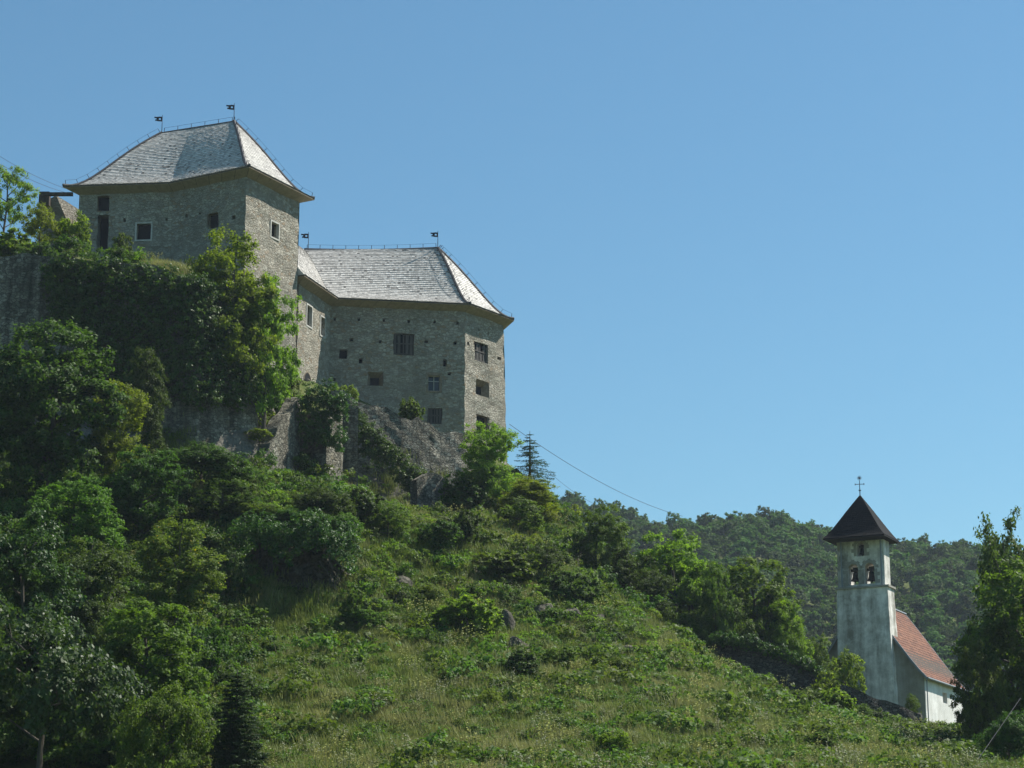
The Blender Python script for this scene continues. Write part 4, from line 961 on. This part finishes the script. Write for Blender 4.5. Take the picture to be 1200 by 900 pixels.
# ------------------------------------------------------------------ ivy
def ivy(name, label, cents, rads, n, size, mat='leaf_ivy', seed=1, group=None, cat='ivy', **kw):
    g = np.random.default_rng(seed); V, Q, t = leafmass(np.array(cents), np.array(rads), n, size, g, core=np.mean(cents, 0) + np.array([0, 4, -2]), up_bias=.0, **kw)
    o_ = link(name, quads_mesh(name, V, Q, {'rnd': t}), M[mat]); return tag(o_, label, cat, group)
g = np.random.default_rng(77)
def wallY(px, pts):   # distance of a wall's outer face at a pixel column
    xs = [(600 + F * p[0] / (p[1] * cos(PITCH) + p[2] * sin(PITCH))) for p in pts]; return float(np.interp(px, xs, [p[1] for p in pts]))
cs = []; rs = []
for _ in range(1100):
    px = g.uniform(58, 312); top = np.interp(px, [58, 185, 236, 312], [300, 312, 326, 345]); lo = np.interp(px, [58, 100, 150, 200, 240, 312], [352, 420, 480, 462, 470, 478]); py = g.uniform(top, lo)
    Yw = wallY(px, w1) - .9 * (py - top) / 260 - .2; bul = g.uniform(0, .8) * (.5 + .5 * sin(px * .09) * cos(py * .07)); cs.append(P(px, py, Yw - bul)); rs.append(g.uniform(.35, .95))
ivy('ivy', 'dense dark ivy curtain covering the high wall below the keep', cs, rs, 95000, .19, seed=2, group='ivy on the walls', sub=6, upw=.25, outw=.9)
cs = [P(g.uniform(354, 409), g.uniform(458, 520), 153.6) for _ in range(60)]
cs = [c for c in cs]; rs = [g.uniform(.45, .95) for _ in cs]
ivy('ivy', 'round ivy bush bulging over the wall left of the curtain wall', cs, rs, 16000, .16, seed=3, group='ivy on the walls', upw=.3)
cs = []; rs = []
for _ in range(120):
    t = g.uniform(); px = 418 + 82 * t; py = 488 + 78 * t + g.uniform(-4, 34) * (1 - .4 * t); cs.append(P(px, py, 158.2 + 1.5 * t)); rs.append(g.uniform(.35, .75))
ivy('ivy', 'diagonal dark ivy drape running down the curtain wall', cs, rs, 18000, .16, seed=4, group='ivy on the walls', upw=.3)
cs = []; rs = []
for _ in range(90):
    t = g.uniform(); px = 560 - 45 * t + g.uniform(-10, 25); py = 555 + 40 * g.uniform(); cs.append(P(px, py, 158.8)); rs.append(g.uniform(.3, .6))
ivy('ivy', 'ivy patch on the slope edge beside the low wall stump', cs, rs, 9000, .15, 'leaf_mid', seed=5, group='ivy on the walls', upw=.4)
cs = []; rs = []
for _ in range(130):
    px = g.uniform(838, 968); py = np.interp(px, [835, 870, 910, 950, 968], [748, 753, 763, 780, 796]) + g.uniform(-6, 6); cs.append(P(px, py, wallY(px, w6) - .15)); rs.append(g.choice([.18, .3, .55], p=[.4, .4, .2]))
ivy('ivy', 'ivy fringe along the top of the dark field wall', cs, rs, 12000, .14, seed=6, group='ivy on the walls', upw=.4)
cs = [P(g.uniform(302, 352), g.uniform(440, 480), 157.5) for _ in range(60)]; rs = [g.uniform(.35, .7) for _ in cs]
ivy('ivy', 'creeper hanging over the recess left of the arched doorway', cs, rs, 9000, .15, 'leaf_mid', seed=8, group='ivy on the walls', upw=.3)

cs = []; rs = []
for _ in range(120):
    u = g.uniform(); px = 268 + 150 * u; py = 630 + 8 * sin(px * .1) + g.uniform(-16, 14 + 60 * max(0, u - .8) * 3); cs.append(P(px, py, 121.2 + 3.5 * abs(2 * u - 1) ** 3)); rs.append(g.uniform(.3, .8))
ivy('ivy', 'creepers hanging from the top of the dark rock hollow', cs, rs, 16000, .15, seed=9, group='ivy on the walls', upw=.3)
# ------------------------------------------------------------------ rocks
def rock(name, label, loc, s, seed, cat='rock', group=None, mat='rock'):
    import bmesh
    bm = bmesh.new(); bmesh.ops.create_icosphere(bm, subdivisions=4, radius=1); g_ = np.random.default_rng(seed); D_ = g_.normal(size=(14, 3)); D_ /= np.linalg.norm(D_, axis=1)[:, None]; off = g_.uniform(.55, 1.0, 14)
    for v in bm.verts:
        p = np.array(v.co); p = p / np.linalg.norm(p); r = min([1.15] + [o_ / np.dot(p, d) for d, o_ in zip(D_, off) if np.dot(p, d) > .05])
        r += .05 * sin(7 * p[0] + seed) * cos(9 * p[2]) + .03 * sin(19 * p[1]) * sin(17 * p[2] + 1); v.co = Vector(p * r)
    me = bpy.data.meshes.new(name); bm.to_mesh(me); bm.free(); o_ = link(name, me, M[mat]); o_.location = loc; o_.scale = s; o_.rotation_euler = (0, 0, seed * 1.3); return tag(o_, label, cat, group)
G8 = 'shrubs hanging over the rock hollow'
T('shrub', 'shrub draped over the left side of the dark rock hollow', 'shrub', 268, 640, 50, 'bush1', 'leaf_deep', Y=120.6, base=720, group=G8)
T('shrub', 'drooping dark shrub over the middle of the rock hollow', 'shrub', 322, 596, 80, 'wide0', 'leaf_deep', Y=127.5, group=G8)
T('shrub', 'bushy shrub above the right corner of the rock hollow', 'shrub', 392, 600, 70, 'wide1', 'leaf_mid', Y=128, group=G8)
T('shrub', 'small dark shrub at the right foot of the rock hollow', 'shrub', 418, 690, 40, 'bush2', 'leaf_mid', Y=120.5, group=G8)
M['rock_mid'] = rockm('grey_lichen_rock', .75); G7 = 'limestone rocks on the slope'
for i, (px, py, sx, sz, lb) in enumerate([
    (466, 708, .8, .45, 'grey rock on the slope beneath the ledge shrubs'), (486, 707, .5, .35, 'small rock right of the grey slope rock'),
    (440, 742, .9, .45, 'pale rock at the top left of the meadow'), (476, 748, .35, .3, 'little pale stone below the slope rocks'),
    (592, 742, .5, .9, 'upright pointed pale rock in the middle of the slope'), (607, 765, .8, .8, 'big dark boulder beside the pointed rock'),
    (640, 728, .9, .7, 'left rock of the small outcrop on the crest'), (668, 730, 1.1, .8, 'middle rock of the small outcrop on the crest'), (696, 733, .7, .55, 'right rock of the small outcrop on the crest'),
    (735, 770, 1.0, .45, 'left rock of the pale ledge in the upper meadow'), (765, 775, .9, .5, 'middle rock of the pale ledge in the upper meadow'), (785, 780, .5, .3, 'right rock of the pale ledge in the upper meadow'),
    (683, 758, .4, .25, 'small pale stone under the crest outcrop'), (520, 832, .55, .3, 'flat pale stone in the left meadow'), (575, 615 + 65, .5, .5, 'pale rock patch on the slope under the castle'), (462, 690, 1.2, .5, 'long rock sticking out above the meadow'), (1100, 893, .8, .4, 'grey rock at the bottom right of the meadow')]):
    q = hit(px, py); rock('rock', lb, (q[0], q[1] - .4, q[2] + .12), (sx * 1.1, sx * .8, sz * 1.15), i + 1, group=G7, mat='rock_mid')
# rock face of the hollow, its shade darkened into the rock colour
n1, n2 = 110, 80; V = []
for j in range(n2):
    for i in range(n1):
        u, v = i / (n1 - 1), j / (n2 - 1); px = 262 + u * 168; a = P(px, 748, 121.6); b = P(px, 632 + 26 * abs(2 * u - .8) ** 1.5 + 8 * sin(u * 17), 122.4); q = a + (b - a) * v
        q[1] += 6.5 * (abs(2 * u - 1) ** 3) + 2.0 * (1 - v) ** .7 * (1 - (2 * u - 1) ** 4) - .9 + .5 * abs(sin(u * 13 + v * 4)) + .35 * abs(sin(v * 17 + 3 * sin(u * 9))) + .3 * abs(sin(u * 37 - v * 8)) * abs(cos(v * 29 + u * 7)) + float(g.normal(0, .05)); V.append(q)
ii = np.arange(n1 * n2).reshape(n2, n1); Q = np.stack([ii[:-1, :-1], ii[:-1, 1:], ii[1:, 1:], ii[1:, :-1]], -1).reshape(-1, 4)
tag(link('rock_outcrop', quads_mesh('rock_outcrop', np.array(V), Q), M['rock_shade']), 'dark overhanging rock under the ledge shrubs, above the meadow', 'rock outcrop')

# ------------------------------------------------------------------ cables
def cable(label, a, b, sag, r=.022):
    cu = bpy.data.meshes.new('overhead_cable'); mb = MB(); n = 24; pts = [a + (b - a) * t - np.array([0, 0, 4 * sag * t * (1 - t)]) for t in np.linspace(0, 1, n)]
    for p, q in zip(pts[:-1], pts[1:]): mb.tube(p, q, r, n=4)
    bpy.data.meshes.remove(cu); tag(mb.build('overhead_cable', M['iron']), label, 'cable', 'thin overhead cables')
cable('thin cable from the right wall of the castle hall towards the far hill', P(597, 497, 178), P(800, 605, 250), 1.0)
cable('upper thin cable from the left edge to the keep roof', P(-20, 170, 150), P(80, 222, 163), .3, .014)
cable('lower thin cable from the left edge to the keep roof', P(-20, 180, 150), P(78, 226, 164), .3, .014)
cable('faint cable beside the sparse spruce dropping to the wooded hill', P(640, 550, 178), P(700, 592, 210), .3, .014)
tag((lambda m_: (m_.tube(P(1146, 890, 96), P(1196, 818, 100), .016, n=5), m_.build('guy_cable', M['ridge']))[1])(MB()), 'pale taut cable crossing the bottom right corner', 'cable')

# ------------------------------------------------------------------ ground cover scattered with geometry nodes
def templ(names_meshes, cname):
    c = bpy.data.collections.new(cname)
    for n, me in names_meshes:
        o_ = bpy.data.objects.new(n, me); c.objects.link(o_)
    return c
def scatter(name, pts, rotz, scl, idx, coll, label, cat):
    me = bpy.data.meshes.new(name); me.vertices.add(len(pts)); me.vertices.foreach_set('co', np.asarray(pts, np.float32).ravel())
    a = me.attributes.new('rot', 'FLOAT_VECTOR', 'POINT'); a.data.foreach_set('vector', np.stack([0 * rotz, 0 * rotz, rotz], 1).astype(np.float32).ravel())
    a = me.attributes.new('scl', 'FLOAT_VECTOR', 'POINT'); a.data.foreach_set('vector', np.asarray(scl, np.float32).ravel())
    a = me.attributes.new('idx', 'INT', 'POINT'); a.data.foreach_set('value', np.asarray(idx, np.int32)); me.update()
    o_ = link(name, me); tag(o_, label, cat, kind='stuff')
    ng = bpy.data.node_groups.new('scatter_' + name, 'GeometryNodeTree')
    ng.interface.new_socket('Geometry', in_out='INPUT', socket_type='NodeSocketGeometry'); ng.interface.new_socket('Geometry', in_out='OUTPUT', socket_type='NodeSocketGeometry')
    N = ng.nodes; gi, go = N.new('NodeGroupInput'), N.new('NodeGroupOutput'); ip = N.new('GeometryNodeInstanceOnPoints'); ci = N.new('GeometryNodeCollectionInfo')
    ci.inputs['Collection'].default_value = coll; ci.inputs['Separate Children'].default_value = True; ci.inputs['Reset Children'].default_value = True
    def na(n, t): x = N.new('GeometryNodeInputNamedAttribute'); x.data_type = t; x.inputs[0].default_value = n; return x.outputs[0]
    er = N.new('FunctionNodeEulerToRotation'); l = ng.links.new
    l(gi.outputs[0], ip.inputs['Points']); l(ci.outputs[0], ip.inputs['Instance']); ip.inputs['Pick Instance'].default_value = True
    l(na('idx', 'INT'), ip.inputs['Instance Index']); l(na('rot', 'FLOAT_VECTOR'), er.inputs[0]); l(er.outputs[0], ip.inputs['Rotation']); l(na('scl', 'FLOAT_VECTOR'), ip.inputs['Scale'])
    l(ip.outputs[0], go.inputs[0]); md = o_.modifiers.new('scatter', 'NODES'); md.node_group = ng; return o_
def tuft(seed, n, h, spread, w, mat, name):
    g_ = np.random.default_rng(seed); base = g_.normal(0, spread, (n, 2)); a = g_.uniform(0, 6.28, n); lean = g_.uniform(.1, .6, n); hh = h * g_.uniform(.5, 1.2, n)
    B0 = np.stack([base[:, 0], base[:, 1], -.05 * np.ones(n)], 1); dirv = np.stack([np.cos(a), np.sin(a), 0 * a], 1); side = np.stack([-np.sin(a), np.cos(a), 0 * a], 1) * (w * g_.uniform(.6, 1.3, n))[:, None]
    mid_ = B0 + dirv * (lean * hh * .25)[:, None] + np.array([0, 0, 1]) * (hh * .6)[:, None]; tip = B0 + dirv * (lean * hh)[:, None] + np.array([0, 0, 1]) * hh[:, None]
    V = np.stack([B0 - side, B0 + side, mid_ + side * .8, mid_ - side * .8, tip + side * .1, tip - side * .1], 1).reshape(-1, 3); k_ = np.arange(n)[:, None] * 6
    Q = np.concatenate([k_ + np.array([0, 1, 2, 3]), k_ + np.array([3, 2, 4, 5])]); t = np.tile(g_.uniform(0, 1, n), 2); me = quads_mesh(name, V, Q, {'rnd': t}); me.materials.append(M[mat]); return me
def herb(seed, n, r, h, leaf, mat, name):
    g_ = np.random.default_rng(seed); k_ = 7; c = np.stack([g_.normal(0, r * .5, k_), g_.normal(0, r * .5, k_), g_.uniform(.3, .8, k_) * h], 1); V, Q, t = leafmass(c, np.full(k_, r * .45), n, leaf, g_, sub=5, subr=.6)
    me = quads_mesh(name, V, Q, {'rnd': t * .97}); me.materials.append(M[mat]); return me
def stalks(seed, n, h, name):
    g_ = np.random.default_rng(seed); mb = MB()
    for _ in range(n):
        x, y = g_.normal(0, .22, 2); hh = h * g_.uniform(.6, 1.15); tx, ty = g_.normal(0, .12, 2); t = np.array([x + tx, y + ty, hh]); mb.tube((x, y, 0), t, .012, .008, n=3)
        for _ in range(7):
            c = t + g_.normal(0, .06, 3) - np.array([0, 0, g_.uniform(0, .25)]); s_ = .035; mb.poly([c + np.array([-s_, 0, 0]), c + np.array([0, -s_, .01]), c + np.array([s_, 0, .02]), c + np.array([0, s_, 0])], 0, g_.choice([.4, .8, 1.0]))
    o_ = mb.build(name, None); me = o_.data; bpy.data.objects.remove(o_); me.materials.append(M['stalk']); return me
gt = templ([('a_tuft', tuft(1, 90, .38, .22, .012, 'grass', 'tuft_a')), ('b_tuft', tuft(2, 110, .55, .28, .014, 'grass', 'tuft_b')), ('c_tuft', tuft(3, 70, .28, .3, .014, 'grass', 'tuft_c')),
            ('d_herb', herb(4, 260, .38, .42, .085, 'herb', 'herb_d')), ('e_herb', herb(5, 320, .45, .55, .10, 'herb', 'herb_e')), ('f_stalk', stalks(6, 9, .95, 'stalk_f')), ('g_stalk', stalks(7, 7, .75, 'stalk_g'))], 'meadow_templates')
g = np.random.default_rng(5)
n = 90000; x = g.uniform(-30, 42, n); y = 86 + (166 - 86) * g.uniform(0, 1, n) ** 1.15
f_ = y * cos(PITCH); pxs = 600 + F * x / (y * 1.0); keepm = (pxs > 150) & (pxs < 1260)
# thin patches: clumpy density
dn_ = wob(x, y, .55, 0, 12) + .5 * wob(x, y, 1.6, 12, 24); keepm &= (g.uniform(0, 1, n) < .82 + .5 * dn_)
x, y = x[keepm], y[keepm]; z = terrain(x, y); e_ = .6; nz_ = terrain(x, y + e_) - z; ok = nz_ < 3.5 * e_; x, y, z = x[ok], y[ok], z[ok]
fz = y * cos(PITCH) + z * sin(PITCH); qx = 600 + F * x / fz; qy = 450 - F * (-y * sin(PITCH) + z * cos(PITCH)) / fz; ok = ~((qx > 225) & (qx < 425) & (qy < 562)); x, y, z = x[ok], y[ok], z[ok]
m_ = len(x); dh = wob(x, y, .35, 3, 15) + .3 * g.normal(size=m_); idx = np.where(dh > .28, g.choice([3, 4, 1], m_, p=[.45, .35, .2]), g.choice([0, 1, 2, 3, 5, 6], m_, p=[.35, .28, .24, .10, .02, .01]))
sc = g.uniform(.7, 1.35, m_)[:, None] * np.array([1, 1, 1]) * np.stack([np.ones(m_), np.ones(m_), g.uniform(.7, 1.25, m_)], 1)
mg = 3400; hx, hy = g.uniform(-30, 42, mg), 86 + 76 * g.uniform(0, 1, mg) ** 1.1; hk = (600 + F * hx / hy > 170) & (wob(hx, hy, .4, 5, 17) + g.normal(0, .5, mg) > .1); hx, hy = hx[hk], hy[hk]
x = np.r_[x, hx]; y = np.r_[y, hy]; z = np.r_[z, terrain(hx, hy) - .08]; idx = np.r_[idx, g.choice([3, 4], len(hx))]
hs_ = g.uniform(1.1, 2.9, len(hx)) ; sc = np.concatenate([sc, np.stack([hs_, hs_, hs_ * g.uniform(.6, 1.1, len(hx))], 1)]); m_ = len(x)
scatter('meadow_grass', np.stack([x, y, z], 1), g.uniform(0, 6.28, m_), sc, idx, gt, 'rough summer meadow grass and weeds on the open slope', 'meadow')
# low scrub on the steeper upper slope and under the thicket
g = np.random.default_rng(6)
st_ = templ([('a_scrub', herb(11, 1500, 1.0, 1.0, .15, 'leaf_mid', 'scrub_a')), ('b_scrub', herb(12, 1500, 1.1, 1.3, .16, 'leaf_deep', 'scrub_b')), ('c_scrub', herb(13, 1300, .8, .8, .13, 'leaf_olive', 'scrub_c')), ('d_scrub', herb(14, 1200, .8, .9, .13, 'leaf_fresh', 'scrub_d'))], 'scrub_templates')
pts = []; sc = []; idx = []
regs = [((270, 420, 560, 700), 200, [.35, .3, .2, .15]), ((420, 700, 575, 730), 170, [.3, .15, .3, .25]), ((-40, 300, 565, 900), 1300, [.4, .45, .1, .05]), ((600, 760, 600, 745), 150, [.3, .2, .3, .2]), ((640, 980, 745, 800), 120, [.3, .1, .3, .3]), ((290, 360, 470, 530), 14, [.4, .1, .2, .3]),
        ((1090, 1200, 870, 900), 70, [.4, .3, .2, .1]), ((400, 760, 700, 770), 60, [.3, .1, .3, .3])]
for (a, b, c, d), cnt, pr in regs:
    for _ in range(cnt):
        px, py = g.uniform(a, b), g.uniform(c, d); q = hit(px, py)
        if q[1] < 84 or q[1] > 185 or (272 < px < 418 and 655 < py < 735): continue
        pts.append([q[0], q[1] + g.uniform(-.5, .8), 0]); sc.append(g.uniform(.45, 1.15)); idx.append(g.choice(4, p=pr))
for _ in range(900):   # ground beyond the crest and round the castle
    x_, y_ = g.uniform(-45, 50), g.uniform(140, 205)
    if (-38 < x_ < 2) and y_ > 148: 
        if not (y_ < 158 and x_ < -26): continue
    if 25 < x_ < 55 and y_ > 166: continue
    pts.append([x_, y_, 0]); sc.append(g.uniform(.6, 1.4)); idx.append(g.choice(4))
pts = np.array(pts); pts[:, 2] = terrain(pts[:, 0], pts[:, 1]) - .1; sc = np.array(sc)[:, None] * np.array([1, 1, 1.0])
scatter('low_scrub', pts, g.uniform(0, 6.28, len(pts)), sc, np.array(idx), st_, 'tangled low scrub and brambles covering the hillside', 'undergrowth')

# ------------------------------------------------------------------ wooded far hill
g = np.random.default_rng(9)
fc = []
for i in range(5):
    gg = np.random.default_rng(100 + i); c, r = crown_clumps(gg, 16, 4.3, 5.5, 4.5, low=-.2, rmin=.28, rmax=.45); V, Q, t = leafmass(c, r, 3000, .62, gg, sub=7, subr=.42)
    me = quads_mesh('far_crown_%d' % i, V, Q, {'rnd': t * .97}); me.materials.append(M['leaf_far']); fc.append(('%s_crown' % 'abcde'[i], me))
fcol = templ(fc, 'forest_templates')
X_, Y_ = np.meshgrid(np.arange(-60, 260, 4.3), np.arange(300, 680, 4.3)); x = X_.ravel() + g.uniform(-2.2, 2.2, X_.size); y = Y_.ravel() + g.uniform(-2.2, 2.2, X_.size)
vis = (600 + F * x / y > 560) & (600 + F * x / y < 1330); x, y = x[vis], y[vis]; z = terrain(x, y) - .5; m_ = len(x)
s_ = g.uniform(.42, .88, m_); scatter('far_forest', np.stack([x, y, z], 1), g.uniform(0, 6.28, m_), np.stack([s_, s_, s_ * g.uniform(.75, 1.15, m_)], 1), g.integers(0, 5, m_), fcol, 'dense deciduous forest covering the far hill behind the church', 'forest')

# ------------------------------------------------------------------ haze
HAZE = 0.00012
mb = MB(); mb.box((-1060, -330, -30), (2220, 0, 0), (0, 1900, 0), (0, 0, 260)); hz = mb.build('haze', None)
m_ = bpy.data.materials.new('haze_air'); m_.use_nodes = True; t_ = m_.node_tree; t_.nodes.clear(); ou = t_.nodes.new('ShaderNodeOutputMaterial'); pv = t_.nodes.new('ShaderNodeVolumePrincipled')
pv.inputs['Density'].default_value = HAZE; pv.inputs['Color'].default_value = (.72, .84, 1, 1); pv.inputs['Anisotropy'].default_value = .2; t_.links.new(pv.outputs[0], ou.inputs['Volume']); hz.data.materials.append(m_)
tag(hz, 'thin bluish summer haze in the air', 'haze', kind='stuff')
print('trees', _tc[0], 'ctrl', len(ctrl), 'terrain z max', Z.max())
